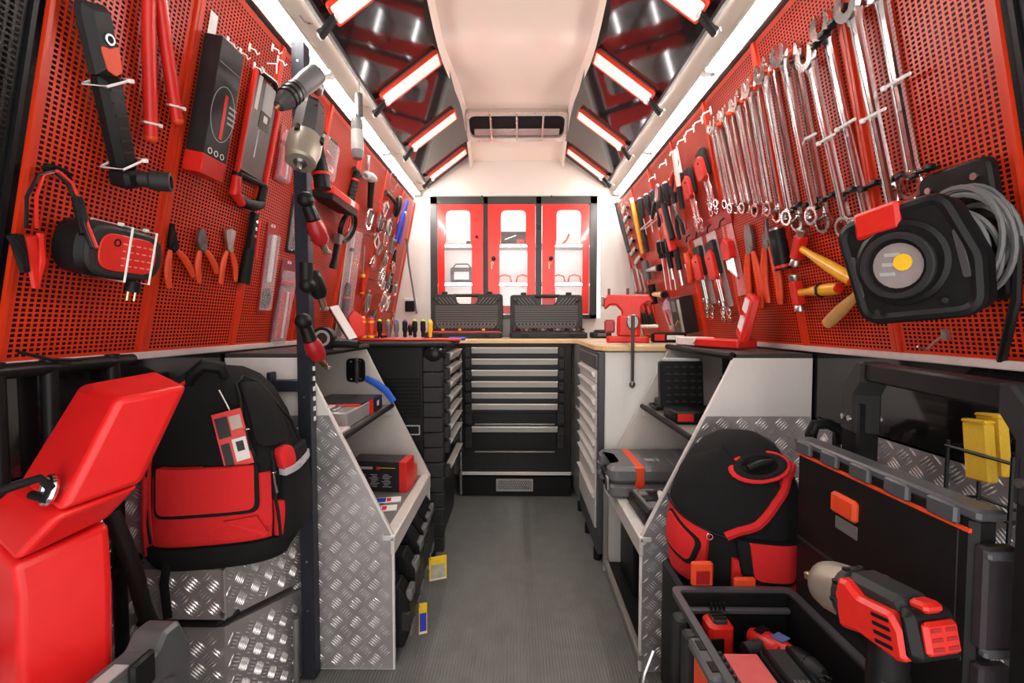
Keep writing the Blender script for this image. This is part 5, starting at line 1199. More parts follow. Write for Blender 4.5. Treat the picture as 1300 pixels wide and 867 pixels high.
# ------------------------------------------------------------------ left foreground
# tread plate wheel box under the backpack
t = thing('wheel_arch_box', 'tread plate wheel arch box with stepped lower part beneath the backpack', 'wheel arch box', T(0, 0, 0))
XA, XB, YA, YBx, ZT = -.826, -.622, .925, 1.222, .470
g = MB(); g.loft([[(XA, YA, .36), (XB-.012, YA, .36), (XB-.012, YA, ZT), (XA, YA, ZT)], [(XA, YBx, .27), (XB+.012, YBx, .27), (XB+.012, YBx, ZT), (XA, YBx, ZT)]]); g.build('upper_body', TREAD, t)
fm = basis(Vector((0, YA-.001, 0)), Vector((1, 0, 0)), Vector((0, 0, 1)), Vector((0, -1, 0)))
b = tread_bars([(XA, .362), (XB-.014, .362), (XB-.014, ZT-.002), (XA, ZT-.002)], fm, .05).build('tread_pattern', TREADB, t, smooth=10); b['kind'] = 'stuff'
d = Vector((.024, YBx-YA, 0)).normalized(); sm = basis(Vector((XB-.0115, YA, 0)), d, Vector((0, 0, 1)), d.cross(Vector((0, 0, 1))))
LL = (YBx-YA)*1.004
b = tread_bars([(.003, .362), (LL-.004, .275), (LL-.004, ZT-.002), (.003, ZT-.002)], sm, .05).build('tread_pattern', TREADB, t, smooth=10); b['kind'] = 'stuff'
MB().box((XB-.012, YA, .415), (.006, .006, .11)).build('weld_seam', ALU, t)
g = MB(); g.loft([[(XA, YA+.012, .0), (XB-.02, YA+.012, .0), (XB-.02, YA+.012, .335), (XA, YA+.012, .335)], [(XA, YBx, .0), (XB+.008, YBx, .0), (XB+.008, YBx, .245), (XA, YBx, .245)]]); g.build('lower_body', TREAD, t)
b = tread_bars([(XA, .01), (XB-.022, .01), (XB-.022, .325), (XA, .325)], fm @ T(0, 0, -.0115), .05).build('tread_pattern', TREADB, t, smooth=10); b['kind'] = 'stuff'
b = tread_bars([(.015, .01), (LL-.004, .01), (LL-.004, .24), (.015, .32)], sm @ T(0, 0, -.0065), .05).build('tread_pattern', TREADB, t, smooth=10); b['kind'] = 'stuff'
g = MB(); g.tube([(XA, YA+.004, .347), (XB-.03, YA+.004, .347), (XB-.004, YA+.04, .352)], .006, 6); g.build('rubber_bead', RUB, t)
MB().cyl((XB-.012, YA-.002, .375), (XB-.012, YA-.006, .375), .006, n=10).build('screw', STEEL, t)
g = MB(); g.tube([(XB+.02, 1.165, .0), (XB+.02, 1.165, .20)], .008, 8); g.build('side_rod', STEEL, t)

# backpack builder: superellipse body, pockets follow the surface
class Bag:
    def __init__(s, keys, n=3.2): s.k = keys; s.n = n     # keys: z, half x, half y, centre x, centre y
    def at(s, z):
        K = s.k
        for a, b in zip(K[:-1], K[1:]):
            if z <= b[0]:
                u = max(0, (z-a[0])/(b[0]-a[0])); return [a[i]+(b[i]-a[i])*u for i in range(1, 5)]
        return K[-1][1:]
    def S(s, t, z, off=0.0):
        a, b, cx, cy = s.at(z); c, q = math.cos(t), math.sin(t); e = 2/s.n
        f = lambda v: math.copysign(abs(v)**e, v)
        return Vector((cx+(a+off)*f(c), cy+(b+off)*f(q), z))
    def body(s, name, m, parent, nt=40):
        zs = []
        for a, b in zip(s.k[:-1], s.k[1:]):
            n = max(1, int((b[0]-a[0])/.02)); zs += [a[0]+(b[0]-a[0])*i/n for i in range(n)]
        zs.append(s.k[-1][0])
        return MB().loft([[tuple(s.S(2*PI*i/nt, z)) for i in range(nt)] for z in zs]).build(name, m, parent, smooth=60)
    def patch(s, poly, d, name, m, parent, r=.15, base=0.0):
        P = [(x_, y_/400) for x_, y_ in rpoly([(x_, y_*400) for x_, y_ in poly], r, 4)]
        # densify
        D = []
        for i in range(len(P)):
            a, b = Vector(P[i-1]), Vector(P[i]); k = max(1, int(math.hypot((b.x-a.x)/6, (b.y-a.y)/.02)))
            D += [tuple(a.lerp(b, (j+1)/k)) for j in range(k)]
        cx = sum(p[0] for p in D)/len(D); cy = sum(p[1] for p in D)/len(D)
        rings = []
        for sc, of in ((1, -.002), (1, d*.6), (.965, d), (.8, d*1.02), (.6, d*1.05), (.4, d*1.05), (.2, d*1.05), (.02, d*1.05)):
            rings.append([tuple(s.S(math.radians(cx+(p[0]-cx)*sc), cy+(p[1]-cy)*sc, of+base)) for p in D])
        return MB().loft(rings, False, True).build(name, m, parent, smooth=50)
    def line(s, pts, r, off, name, m, parent, closed=False, flat=1.0):
        D = []
        for a, b in zip(pts[:-1], pts[1:]):
            for j in range(6): D.append((a[0]+(b[0]-a[0])*j/6, a[1]+(b[1]-a[1])*j/6))
        D.append(pts[-1])
        return MB().tube([s.S(math.radians(p[0]), p[1], off) for p in D], r, 6, closed=closed).build(name, m, parent)
# in bag space: -y faces the camera; angles in degrees, -90 is towards the camera, 0 to +x
bag = Bag([(0, .150, .115, 0, 0), (.02, .165, .125, 0, 0), (.10, .168, .128, 0, 0), (.22, .160, .122, -.004, 0), (.31, .140, .112, -.012, 0), (.37, .115, .098, -.020, 0), (.405, .088, .080, -.026, 0), (.425, .055, .05, -.03, 0), (.432, .012, .012, -.03, 0)])
t = thing('backpack', 'red and black tool backpack with hang tag on the tread plate box', 'backpack', T(-.682, 1.04, .472) @ R(12, 'Z') @ Matrix.Diagonal((.90, .95, 1, 1)))
bag.body('shell', BLKF, t)
bag.patch([(-158, .0), (-22, .0), (-22, .052), (-158, .052)], .010, 'base_band', BLKF, t, r=.01)
bag.patch([(-128, .055), (-50, .055), (-46, .20), (-128, .205)], .006, 'side_pocket', REDF, t, r=[.01]*4)
fl = bag.patch([(-121, .118), (-62, .118), (-60, .222), (-121, .226)], .013, 'pocket_flap', BLKF, t, r=[9, 9, .1, .1])
bag.patch([(-117, .126), (-66, .126), (-64, .222), (-117, .226)], .0155, 'flap_panel', REDF, t, r=[7, 7, .1, .1])
g = MB(); g.loft([[tuple(bag.S(math.radians(a_), z_, o_)) for a_, z_ in ((-86, .108), (-66, .112), (-56, .070), (-60, .064))] for o_ in (.006, .016)]); g.build('pocket_fold', REDF, t)
bag.patch([(-176, .03), (-138, .03), (-138, .20), (-172, .21)], .012, 'rear_side_pocket', REDF, t, r=.02)
bag.patch([(-40, .04), (42, .04), (42, .225), (-30, .235)], .016, 'front_pocket', BLKF, t, r=.02)
bag.patch([(-46, .055), (-34, .05), (-33, .13), (-46, .135)], .012, 'front_side_patch', REDF, t, r=.01)
bag.patch([(-36, .196), (-14, .196), (-12, .25), (-38, .245)], .020, 'front_top_patch', REDF, t, r=8)
bag.patch([(-34, .186), (20, .186), (20, .203), (-34, .203)], .021, 'reflective_stripe', mat('reflective_tape', (.62, .62, .64), .3, metal=.3), t, r=.004)
bag.patch([(-60, .255), (-6, .255), (-10, .40), (-55, .395)], .012, 'top_compartment', BLKF, t, r=12)
bag.line([(-128, .06), (-136, .15), (-138, .24), (-130, .33), (-118, .385), (-100, .408)], .004, .003, 'zipper', REDF, t)
bag.line([(-134, .06), (-142, .15), (-145, .24), (-138, .33), (-126, .385), (-108, .41)], .006, .002, 'zipper_band', RUB, t)
bag.line([(-150, .04), (-152, .2), (-146, .32), (-130, .39)], .004, .004, 'red_piping', REDF, t)
bag.patch([(-160, .345), (-122, .35), (-112, .40), (-150, .40)], .006, 'top_red_panel', REDF, t, r=.02)
bag.line([(-62, .24), (-66, .32), (-58, .395), (-35, .41), (-14, .395), (0, .30), (4, .24)], .0038, .010, 'zipper', RUB, t)
bag.line([(-44, .245), (-46, .14), (-42, .05)], .004, .012, 'zipper', RUB, t)
for a_, z_ in ((-46, .20), (-64, .30), (-150, .33)):
    p = bag.S(math.radians(a_), z_, .014); o = MB().tube([p, p+Vector((.004, -.006, -.018)), p+Vector((.010, -.008, -.045))], [.004, .005, .006], 6, flat=.4).build('zip_pull', GREY if a_ == -46 else BLK, t)
    MB().torus(tuple(p), .006, .0015, 10, 6).build('zip_ring', CHR, o)
p0, p1 = bag.S(math.radians(-100), .398, .0), bag.S(math.radians(-30), .395, .0)
p1 = p0.lerp(p1, .62)+Vector((0, -.01, .015)); MB().tube([p0, p0+Vector((.006, -.008, .018)), (p0+p1)/2+Vector((0, -.012, .034)), p1+Vector((-.003, -.008, .02)), p1], [.009, .013, .016, .015, .010], 10).build('carry_handle', RUB, t)
p = bag.S(math.radians(-80), .385, .015)
MB().tube([p, p+Vector((.02, -.01, -.03)), p+Vector((.03, -.012, -.05))], .0015, 5).build('tag_string', WHP, t)
Mt = T(*(p+Vector((.035, -.018, -.105)))) @ R(8, 'Z') @ XZY(0) @ R(12, 'Z')
tg = MB(Mt).box((0, 0, 0), (.062, .125, .0015)).build('hang_tag', RED, t)
for (x, y, w, h, m) in ((-.014, .03, .026, .045, CARD), (.014, .035, .024, .03, BRZ), (.012, -.025, .03, .05, WCARD), (-.018, -.03, .018, .05, CARD), (.012, -.018, .016, .022, CARD)): MB(Mt).box((x, y, .0012+.0003*(m is CARD)), (w, h, .0006)).build('tag_picture', m, tg)
for sx in (-1, 1):   # shoulder strap on the rear side and bottom strap end
    pass
ps = [bag.S(math.radians(-172), .36, .01), bag.S(math.radians(-176), .28, .014), bag.S(math.radians(-176), .16, .018), bag.S(math.radians(-172), .03, .02)]
MB().tube(ps, .016, 8, flat=.4, up=(0, 1, 0)).build('shoulder_strap', BLKF, t)
ivb = t.matrix_world.inverted()
MB().tube([ivb @ P(222, 705, .915), ivb @ P(212, 716, .905), ivb @ P(208, 742, .905), ivb @ P(213, 785, .908)], .010, 8, flat=.3, up=(0, -1, 0)).build('loose_strap', BLKF, t)
# yellow box behind the backpack
t = thing('yellow_box', 'yellow plastic box squeezed between backpack and navy post', 'box', T(-.645, 1.21, .472)); MB().box((0, 0, .07), (.07, .020, .14), .003).build('body', YEL, t); MB().box((0, 0, .137), (.074, .022, .012), .003).build('lid', YEL, t)

# red vinyl covered folding seat
def sect(pts): return [P(q[0], q[1], q[2]*.87) for q in pts]
s0 = sect([(100, 488, .80), (148, 506, .715), (240, 489, .80), (200, 470, .90)])
s1 = sect([(22, 612, .74), (74, 653, .665), (182, 614, .755), (140, 585, .84)])
s2 = sect([(-40, 660, .72), (16, 718, .655), (139, 658, .76), (100, 640, .84)])
s3 = sect([(-30, 760, .72), (22, 760, .665), (144, 740, .755), (110, 700, .84)])
s4 = sect([(-20, 1060, .72), (28, 1060, .665), (146, 1010, .755), (112, 930, .84)])
s0i = [p.lerp(sum(s0, Vector())/4, .06)+Vector((0, 0, .006)) for p in s0]
t = thing('padded_seat_cover', 'bright red vinyl padded cover folded over a seat frame', 'seat cover', T(*(sum(s4, Vector())/4)))
inv = t.matrix_world.inverted()
def vinyl(secs, name):
    g = MB(inv); g.loft([[tuple(p) for p in s_] for s_ in secs]); o = g.build(name, REDV, t, smooth=50)
    m = o.modifiers.new('bev', 'BEVEL'); m.width = .010; m.segments = 4; m.limit_method = 'ANGLE'; m.angle_limit = math.radians(25); return o
vinyl([s0, s1], 'upper_pad')
def mid(a, b, u): return [p.lerp(q, u) for p, q in zip(a, b)]
vinyl([mid(s1, s2, .04), mid(s1, s2, .98)], 'fold_pad')
vinyl([mid(s2, s3, .06), s3, s4], 'lower_pad')
p = P(62, 622, .590); MB(inv @ aim(p, (0, .35, 1), (-.45, -.9, .1))).torus((0, 0, .0), .017, .005, 18, 8).build('eyelet', CHR, t)
g = MB(inv); g.tube([P(-40, 640, .52), P(10, 620, .55), P(50, 607, .572), P(64, 618, .580), P(60, 634, .580), P(40, 628, .586)], .0058, 8); g.build('rope', RUB, t)
# black tube rack on the wall
t = thing('tube_rack', 'black tubular wall rack behind the red seat cover', 'rack', T(-.822, .76, .0))
MB().tube([(.01, -.32, .925), (.01, .16, .925)], .013, 10).build('top_rail', BLKM, t)
for y in (-.085, -.005, .115): MB().tube([(.01, y, .0), (.01, y, .94)], .012, 10).build('upright', BLKM, t)
MB().tube([(.01, -.32, .50), (.01, .16, .50)], .010, 8).build('cross_rail', BLKM, t)
g = MB(); g.tube([(.02, -.06, .955), (.03, -.02, .94), (.03, .03, .935)], .003, 5); g.build('tie_wire', BLK, t)
# hose and grey case
tagged(MB().tube([P(141, 652, .79), P(158, 690, .79), P(172, 730, .80), P(182, 770, .81), P(200, 815, .82), P(212, 900, .84), P(214, 980, .86)], .0135, 10), 'corrugated_hose', RUB, 'thick black hose curving down beside the red seat cover', 'hose')
t = thing('standing_tool_case', 'dark grey tool case standing upright at the foot of the red seat cover', 'case', T(-.578, .60, 0) @ R(-2, 'Z'))
Mc = basis(Vector((0, 0, 0)), Vector((0, 1, 0)), Vector((0, 0, 1)), Vector((1, 0, 0)))
cg = mat('case_slate', (.075, .075, .082), .42)
MB(Mc).prism(rpoly([(-.16, .02), (.115, .02), (.115, .47), (.095, .52), (.065, .52), (.05, .50), (-.06, .50), (-.075, .48), (-.16, .48)], .012, 3), -.028, .028, .006).build('shell', cg, t)
MB(Mc).frame(rrect(.20, .40, .03, 4, -.02, .25), rrect(.18, .38, .022, 4, -.02, .25), .027, .033).build('raised_rim', cg, t)
MB(Mc).prism(rrect(.10, .18, .01, 3, -.03, .26), .027, .031, .002).build('logo_panel', GREY, t)
MB().box((.0, -.0, .5015), (.022, .04, .002)).build('label', LGREY, t); MB().box((.0, -.024, .5015), (.022, .006, .002)).build('label_stripe', RED, t)
MB(Mc).box((.02, .49, .03), (.04, .05, .012), .004).build('latch', BLK, t)

# ------------------------------------------------------------------ right foreground
t = thing('latched_case', 'black case with orange-red latches under the second backpack', 'case', T(.60, 1.085, 0))
MB().box((0, 0, .18), (.40, .23, .355), .010).build('body', BLK, t)
for px, py, Y in ((891, 728, .966), (945, 748, .966)):
    p = P(px, py, Y)-Vector((.60, 1.085, 0)); MB().box(tuple(p), (.048, .012, .055), .004).build('latch', ORG, t)
    MB().box((p.x, p.y-.0062, p.z-.006), (.030, .003, .030), .001).build('latch_recess', REDX, t)
bg2 = Bag([(0, .125, .10, 0, 0), (.03, .142, .108, 0, 0), (.12, .148, .112, .0, 0), (.20, .146, .110, .002, 0), (.26, .132, .102, .006, .004), (.31, .108, .088, .010, .006), (.345, .080, .066, .012, .008), (.365, .045, .04, .014, .01), (.372, .01, .01, .014, .01)], 2.5)
t = thing('tool_bag', 'black tool backpack with red trim and open handle hole on the latched case', 'backpack', T(.548, 1.110, .360) @ R(-14, 'Z'))
bg2.body('shell', BLKF, t)
bg2.patch([(-172, .02), (-118, .02), (-112, .16), (-172, .19)], .012, 'side_pocket', REDF, t, r=.02)
bg2.patch([(-168, .085), (-128, .06), (-116, .13), (-166, .19)], .018, 'side_flap', BLKF, t, r=10)
bg2.patch([(-165, .095), (-130, .072), (-121, .13), (-163, .186)], .0205, 'side_flap_panel', REDF, t, r=8)
bg2.patch([(-96, .01), (-38, .01), (-38, .09), (-96, .10)], .010, 'front_pocket', REDF, t, r=.02)
bg2.patch([(-90, .050), (-48, .045), (-48, .145), (-94, .15)], .018, 'front_flap', BLKF, t, r=[9, 9, .1, .1])
bg2.patch([(-86, .059), (-52, .054), (-52, .144), (-89, .148)], .0205, 'front_flap_panel', REDF, t, r=[7, 7, .1, .1])
bg2.patch([(-176, .20), (-100, .150), (-78, .165), (-60, .27), (-120, .345), (-176, .30)], .010, 'hood', BLKF, t, r=.02)
bg2.line([(-100, .152), (-84, .185), (-70, .235), (-52, .285), (-30, .31)], .011, .008, 'red_band', REDF, t)
bg2.line([(-176, .20), (-140, .176), (-100, .150)], .003, .012, 'hem_piping', RUB, t)
c0 = bg2.S(math.radians(-80), .306, .0); nrm = Vector((.2, -.62, .75)).normalized()
Mh = basis(c0+nrm*.004, Vector((1, 0, 0)), nrm.cross(Vector((1, 0, 0))).normalized(), nrm); Mh = Mh @ R(18, 'Z')
MB(Mh).torus((0, 0, 0), .036, .0045, 24, 8, M=Matrix.Diagonal((1.75, 1.05, 1, 1))).build('handle_ring', REDF, t)
MB(Mh).torus((0, 0, .002), .029, .006, 24, 8, M=Matrix.Diagonal((1.78, 1.0, 1, 1))).build('handle_lining', BLKF, t)
MB(Mh).prism([(x*1.75, y*1.0) for x, y in circ(.028, 20)], -.004, .0005).build('handle_hole_shade', mat('hole_shade_black', (.002, .002, .002), .9), t)  # solid disc, its black painted as the shade inside the hole
MB(Mh).tube([(-.03, .0, .004), (0, .004, .008), (.03, .006, .004)], [.007, .009, .007], 8).build('carry_handle', RUB, t)
p = bg2.S(math.radians(-30), .07, .016); MB(T(*p)).box((0, 0, 0), (.02, .012, .12), .003).build('red_label', ORG, t)
g = MB()
p = bg2.S(math.radians(-40), .125, .016)
for k in range(4): g.sphere(tuple(p+Vector((.008*(k % 2), -.004, .008*(k//2)))), .006, 8)
q = g.build('screw_bag', BRASS, t); q['kind'] = 'stuff'
p = bg2.S(math.radians(-112), .145, .012); MB(T(*p)).torus((0, 0, 0), .007, .0018, 10, 6, M=R(90, 'X')).build('zip_ring', CHR, t)

# open tool box: tray and standing lid
t = thing('tool_box', 'large black tool box standing open with red front latch', 'tool box', T(.475, .775, .0))
x0, x1, y0, y1, zb, zr = -.129, .122, -.225, .175, .27, .416
g = MB(); g.box((0, (y0+y1)/2, zb+.008), (x1-x0, y1-y0, .016)); g.box((x0+.006, (y0+y1)/2, (zb+zr)/2), (.012, y1-y0, zr-zb)); g.box((x1-.006, (y0+y1)/2, (zb+zr)/2), (.012, y1-y0, zr-zb)); g.box((0, y1-.006, (zb+zr)/2), (x1-x0, .012, zr-zb)); g.box((0, y0+.006, (zb+zr)/2), (x1-x0, .012, zr-zb)); g.build('tray', BLK, t)
rim = mat('tray_rim', (.07, .07, .08), .35)
MB().frame(rrect(x1-x0+.014, y1-y0+.014, .02, 3, (x0+x1)/2, (y0+y1)/2), rrect(x1-x0-.014, y1-y0-.014, .012, 3, (x0+x1)/2, (y0+y1)/2), zr-.006, zr+.006).build('rim', rim, t)
MB().box((.0, y1-.022, zr-.03), (x1-x0-.03, .012, .012), .003).build('inner_ledge', rim, t)
for k in range(4): MB().box((-.06+.009*k, y1-.027, zr-.018), (.004, .006, .016), M=None).build('ledge_rib', BLK, t)
MB().box((x0-.012, -.02, zr-.008), (.030, .10, .020), .005).build('side_hinge', rim, t)
for y in (-.045, .005): MB().box((x0-.012, y, zr+.0025), (.014, .022, .003)).build('hinge_hole', RUB, t)
for y in (.10, .05): MB().box((x0-.014, y, zr-.075), (.026, .030, .14), .005).build('outer_rib', BLK2, t)
MB().box((x0-.012, -.02, zr-.085), (.02, .07, .13), .005).build('orange_latch', ORG, t)
lid = MB().box((.149, -.01, .565), (.036, .37, .36), .008).build('lid', BLK, t)
MB().box((.148, -.01, .748), (.040, .385, .016), .004).build('lid_rim', rim, t)
for k in range(5): MB().box((.127, -.155+.075*k, .740), (.010, .045, .026), .003).build('rim_tab', rim, t)
MB().box((.131, -.01, .724), (.004, .36, .006)).build('orange_gasket', ORG, t)
MB().box((.128, .030, .665), (.014, .062, .040), .005).build('red_latch', ORG, t)
MB().box((.1305, .027, .627), (.004, .056, .026), .002).build('latch_recess', GREY, t)
MB().box((.131, -.01, .545), (.004, .35, .006)).build('lid_groove', BLK2, t)
MB().box((.131, -.01, .64), (.003, .33, .16), .001).build('lid_panel', BLK, t)
g = MB(); g.box((.155, -.200, .64), (.044, .018, .14), .004); g.box((.155, -.200, .50), (.044, .018, .10), .004); g.build('end_grip', mat('lid_end', (.035, .028, .033), .4), t)
for z in (.70, .57, .45): MB().box((.160, -.208, z), (.055, .012, .012), .003).build('end_rib', rim, t)
# box that carries the open tool box
t = thing('lower_crate', 'black lower crate stacked beneath the open tool box', 'crate', T(.475, .765, 0)); MB().box((0, 0, .13), (.24, .34, .26), .010).build('body', BLK, t); MB().box((0, 0, .263), (.25, .35, .010), .003).build('lid', BLK2, t)
# folded steel caddy beside the crate
t = thing('metal_caddy', 'folded sheet metal parts caddy beside the open tool box', 'caddy', T(.285, .86, 0) @ R(14, 'Z'))
for k in range(3): MB(T(-.02-.012*k, -.05*k+.02, .20+.03*k) @ R(28, 'Y') @ R(-16, 'X')).box((0, 0, 0), (.004, .075, .11), .001).build('sheet', DSTEEL, t)
MB().tube([(-.03, .03, .20), (-.02, .02, .29), (.005, .03, .325)], .004, 6).build('wire_handle', STEEL, t)
MB().box((-.03, 0, .09), (.06, .16, .18), .006).build('base', BLK2, t)
for k in range(2): MB(T(-.03, -.02-.05*k, .19)).box((0, 0, 0), (.03, .03, .03), .004).build('clamp_block', DGREY, t)
# contents
t = thing('battery_station', 'red-topped battery charging station lying in the open tool box', 'charger', T(.436, .738, .287) @ Matrix.Diagonal((.9, 1, 1.55, 1)))
MB().prism(rrect(.15, .13, .012, 3), 0, .065, .008).build('body', BLK, t); MB().box((-.030, -.005, .068), (.07, .115, .006), .002).build('red_top', mat('pink_red_label', (.62, .10, .10), .4), t)
for k in range(9): MB().box((-.070, -.055+.0135*k, .067), (.010, .006, .010), .001).build('cooling_fin', BLK2, t)
prnt(t, T(-.03, -.035, .0715), [(-.018, -.010+.010*r_, .018, .005) for r_ in range(3)]+[(.012, -.010+.010*r_, .026, .003) for r_ in range(3)])
MB().box((.042, .0, .069), (.055, .12, .010), .003).build('battery_bay', BLK2, t)
for k in range(4): MB().box((.030+.008*k, -.03, .0755), (.004, .02, .004)).build('contact', STEEL, t)
for x in (.018, .066): MB().box((x, .0, .075), (.006, .11, .012), .002).build('bay_rail', BLK, t)
t = thing('battery_pack', 'red battery pack with black button standing in the open tool box', 'battery', T(.412, .885, .287))
MB().box((0, 0, .055), (.05, .045, .11), .007).build('body', RED, t); MB().box((-.010, -.0235, .050), (.026, .003, .07), .001).build('black_side', BLK, t); MB().box((.0, .0, .112), (.028, .034, .010), .003).build('button', BLK2, t)
for k in range(3): MB().box((0, -.01+.01*k, .118), (.026, .004, .003)).build('button_rib', BLK, t)
t = thing('red_pouch', 'flat red pouch lying behind the charging station', 'pouch', T(.386, .828, .287)); MB().box((0, 0, .03), (.040, .05, .06), .010).build('body', RED, t); MB().box((0, -.0255, .035), (.03, .002, .03)).build('seam_panel', REDX, t)
# cordless drill lying down
a = Vector((.506, .880, .350)); b = Vector((.554, .785, .360))
t = thing('cordless_drill', 'red and black cordless drill lying in the open tool box', 'drill', aim(a, a-b, (0, 0, 1)))
L = (b-a).length
MB().tube([(0, .03, 0), (0, .01, 0), (0, -L*.35, 0), (0, -L*.5, 0)], [.016, .024, .026, .022], 12).build('motor_housing', RED, t)
for k in range(5): MB().box((-.012+.006*k, .005, .0245), (.003, .016, .003)).build('vent', BLK, t)
MB().box((.006, -.03, .0255), (.026, .024, .002)).build('badge', mat('badge_blue', (.1, .15, .4), .3), t)
MB().tube([(0, -L*.5, 0), (0, -L*.56, 0), (0, -L*.78, 0)], [.024, .026, .024], 16).build('clutch_ring', BLK, t)
MB().tube([(0, -L*.78, 0), (0, -L*.85, 0), (0, -L*1.05, 0)], [.022, .023, .014], 14).build('chuck', BLK2, t)
for k in range(3): MB().cyl((.005*math.cos(k*2.1), -L*1.05, .005*math.sin(k*2.1)), (.004*math.cos(k*2.1), -L*1.16, .004*math.sin(k*2.1)), .0035, n=6).build('chuck_jaw', CHR, t)
MB().tube([(-.0, -L*.1, .0), (-.03, -.0, -.002), (-.052, .006, -.004)], [.018, .017, .017], 10).build('grip', BLK2, t)
MB().tube([(-.015, -L*.35, .018), (-.032, -L*.36, .014), (-.036, -L*.2, .008)], .006, 8).build('trigger_guard', RED, t)
# big impact wrench standing in front
a = P(1044, 738, .715); b = P(1172, 793, .565)
M_ = aim(a, a-b, (0, 0, 1)) @ Matrix.Diagonal((1.10, 1, 1.10, 1)); L = (b-a).length
t = thing('impact_wrench', 'big red and black impact wrench with bronze nose standing in the tool box', 'impact wrench', M_)
MB().box((0, .020, 0), (.011, .026, .011), .002).build('square_drive', BRASS, t)
MB().lathe([(.012, -.008), (.020, -.004), (.030, .006), (.034, .02), (.036, L*.36), (.033, L*.38)], 20, R(90, 'X')).build('nose_housing', BRZ, t)
MB().lathe([(.0345, L*.35), (.0375, L*.37), (.0375, L*.44), (.034, L*.46)], 20, R(90, 'X')).build('rubber_collar', BLK2, t)
for k in range(10):
    an = 2*PI*k/10; MB().box((.037*math.cos(an), -L*.405, .037*math.sin(an)), (.006, L*.07, .006), .001, M=None).build('collar_rib', BLK, t)
Xp = basis(Vector((0, 0, 0)), Vector((0, -1, 0)), Vector((0, 0, 1)), Vector((-1, 0, 0)))
for sx in (-1, 1):
    MB(T(sx*.004, 0, 0) @ Xp).prism(rpoly([(L*.40, .010), (L*.46, .030), (L*.55, .030), (L*.66, .016), (L*.95, .014), (L*1.02, -.004), (L*1.02, -.036), (L*.93, -.040), (L*.60, -.030), (L*.40, -.034)], .006, 3), -.033 if sx > 0 else 0.0, 0.0 if sx > 0 else .033, .005).build('red_shell', RED, t)
    for k in range(4): MB().box((sx*.0372, -L*(.86-.0*k), .004-.010*k), (.002, L*.15, .004)).build('vent_slot', BLK, t)
MB(Xp).prism(rpoly([(L*.42, .020), (L*.50, .038), (L*.96, .030), (L*1.02, .010), (L*.9, .0), (L*.45, .0)], .008, 3), -.024, .024, .008).build('top_grip', BLK2, t)
MB(Xp).prism(rpoly([(L*.98, .024), (L*1.10, .020), (L*1.12, -.030), (L*.98, -.040)], .010, 3), -.033, .033, .008).build('rear_bumper', BLK, t)
MB().box((0, -L*1.125, -.006), (.046, .010, .036), .004).build('rear_cap', RED, t)
for k in range(3):
    for sx in (-1, 1): MB().box((sx*.010, -L*1.152, -.016+.010*k), (.014, .003, .004)).build('cap_vent', REDX, t)
MB().box((0, -L*1.05, .024), (.026, .024, .012), .004).build('top_button', RED, t)
MB().tube([(0, -L*.52, -.03), (0, -L*.54, -.055), (0, -L*.50, -.075)], [.006, .007, .005], 8).build('trigger', RED, t)
Mi = M_.to_3x3().inverted(); dn = Mi @ Vector((0, 0, -1)); hb = Vector((0, -L*.68, -.025))
zf = (M_ @ hb).z
MB().tube([hb, hb+dn*.04, hb+dn*(zf-.33)], [.023, .021, .022], 12, flat=1.2).build('handle', BLK, t)
for k in range(4): MB().tube([hb+dn*(.06+.018*k), hb+dn*(.064+.018*k)], .0245, 12).build('grip_rib', BLK2, t)
MB(T(*(hb+dn*(zf-.326)))).box((0, 0, 0), (.058, .074, .040), .008).build('battery', BLK2, t)
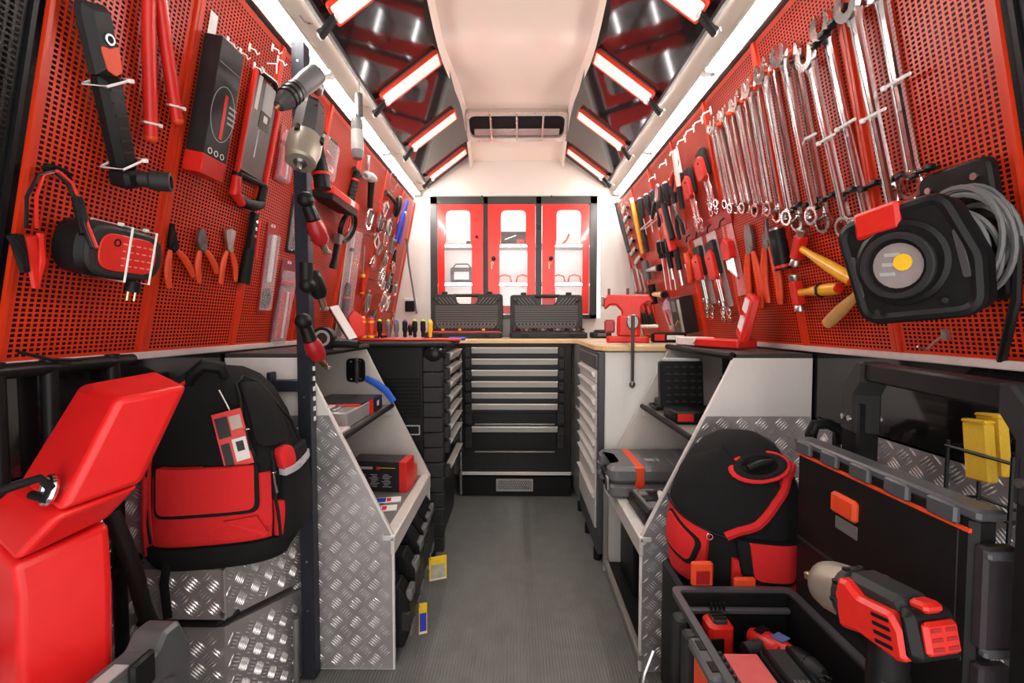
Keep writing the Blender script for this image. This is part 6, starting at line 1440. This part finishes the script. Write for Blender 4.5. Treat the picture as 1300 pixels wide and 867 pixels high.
# trolley with square-tube handle
t = thing('hand_trolley', 'black square-tube hand trolley frame behind the open tool box', 'trolley', T(.70, .74, 0))
A = Vector((.020, .185, 0)); B = Vector((-.058, -.215, 0))
MB().box((A.x, A.y, .42), (.046, .046, .84), .004).build('upright', BLK, t)
MB().box((B.x, B.y, .42), (.046, .046, .84), .004).build('upright', BLK, t)
d = (B-A); dl = d.length; dn_ = d.normalized()
Mr = basis((A+B)/2+Vector((0, 0, .905)), dn_, Vector((0, 0, 1)), dn_.cross(Vector((0, 0, 1))))
MB(Mr).box((0, 0, 0), (dl-.06, .036, .040), .004).build('cross_bar', BLK, t)
for sg, Q in ((-1, A), (1, B)):
    g = MB(Mr); hx = sg*dl/2
    g.prism(rpoly([(hx+sg*.024, -.13), (hx-sg*.024, -.13), (hx-sg*.024, -.05), (hx-sg*.05, -.020), (hx-sg*.05, .020), (hx-sg*.03, .020), (hx+sg*.024, -.035)], .004, 2), -.026, .026, .004); c = g.build('corner_joint', BLK2, t)
    for q in (-.010, .014): MB(Mr).cyl((hx+q, -.10, -.026), (hx+q, -.10, -.030), .006, n=10).build('bolt', STEEL, c)
    for q in (-.010, .014): MB(Mr).cyl((hx+q, -.10, .026), (hx+q, -.10, .030), .006, n=10).build('bolt', STEEL, c)
MB().box((-.01, -.02, .02), (.18, .42, .03), .004).build('foot_plate', BLK, t)
# bag trolley handle, yellow pads in a wire rack
p = P(1044, 560, 1.06)
t = thing('pull_handle', 'black telescopic pull handle rising behind the second backpack', 'handle', T(p.x, 1.06, .0))
MB().tube([(-.035, -.012, .74), (-.03, -.016, .762), (.0, -.018, .765), (.028, -.016, .750), (.036, -.012, .72)], .013, 10).build('grip', BLK, t)
for x in (-.032, .034): MB().box((x, .0, .56), (.014, .014, .36), .002).build('rod', BLK, t)
t = thing('wire_rack_wall', 'thin black wire rack on the tread plate wall holding yellow pads', 'rack', T(.775, .715, .60))
for y in (-.05, .05):
    for x in (-.03, .03): MB().tube([(x, y, 0), (x*.9, y, .20)], .003, 6).build('upright_wire', BLKM, t)
for z in (.02, .10, .19): MB().tube([(-.03, -.05, z), (.03, -.05, z), (.03, .05, z), (-.03, .05, z)], .003, 6, closed=True).build('hoop_wire', STEEL if z < .05 else BLKM, t)
for i in range(2):
    o = thing('yellow_pad', ['yellow polishing pad standing in front in the wire rack', 'yellow polishing pad tucked behind another in the wire rack'][i], 'pad', T(.755+.022*i, .715, .745+.010*i) @ R(-6, 'X'))
    MB().box((0, 0, .048), (.016, .040, .095), .003).build('pad', mat('mustard_foam', (.72, .44, .03), .8, bump=.4, scale=300), o); MB().box((0, 0, .097), (.017, .041, .006), .002).build('edge_band', YEL, o)
tagged(MB().tube([P(1268, 772, .60), P(1280, 776, .59), P(1300, 774, .575), P(1320, 768, .56)], .004, 6), 'white_tie', ZIP, 'white cable tie sticking out behind the tool box lid', 'cable tie')
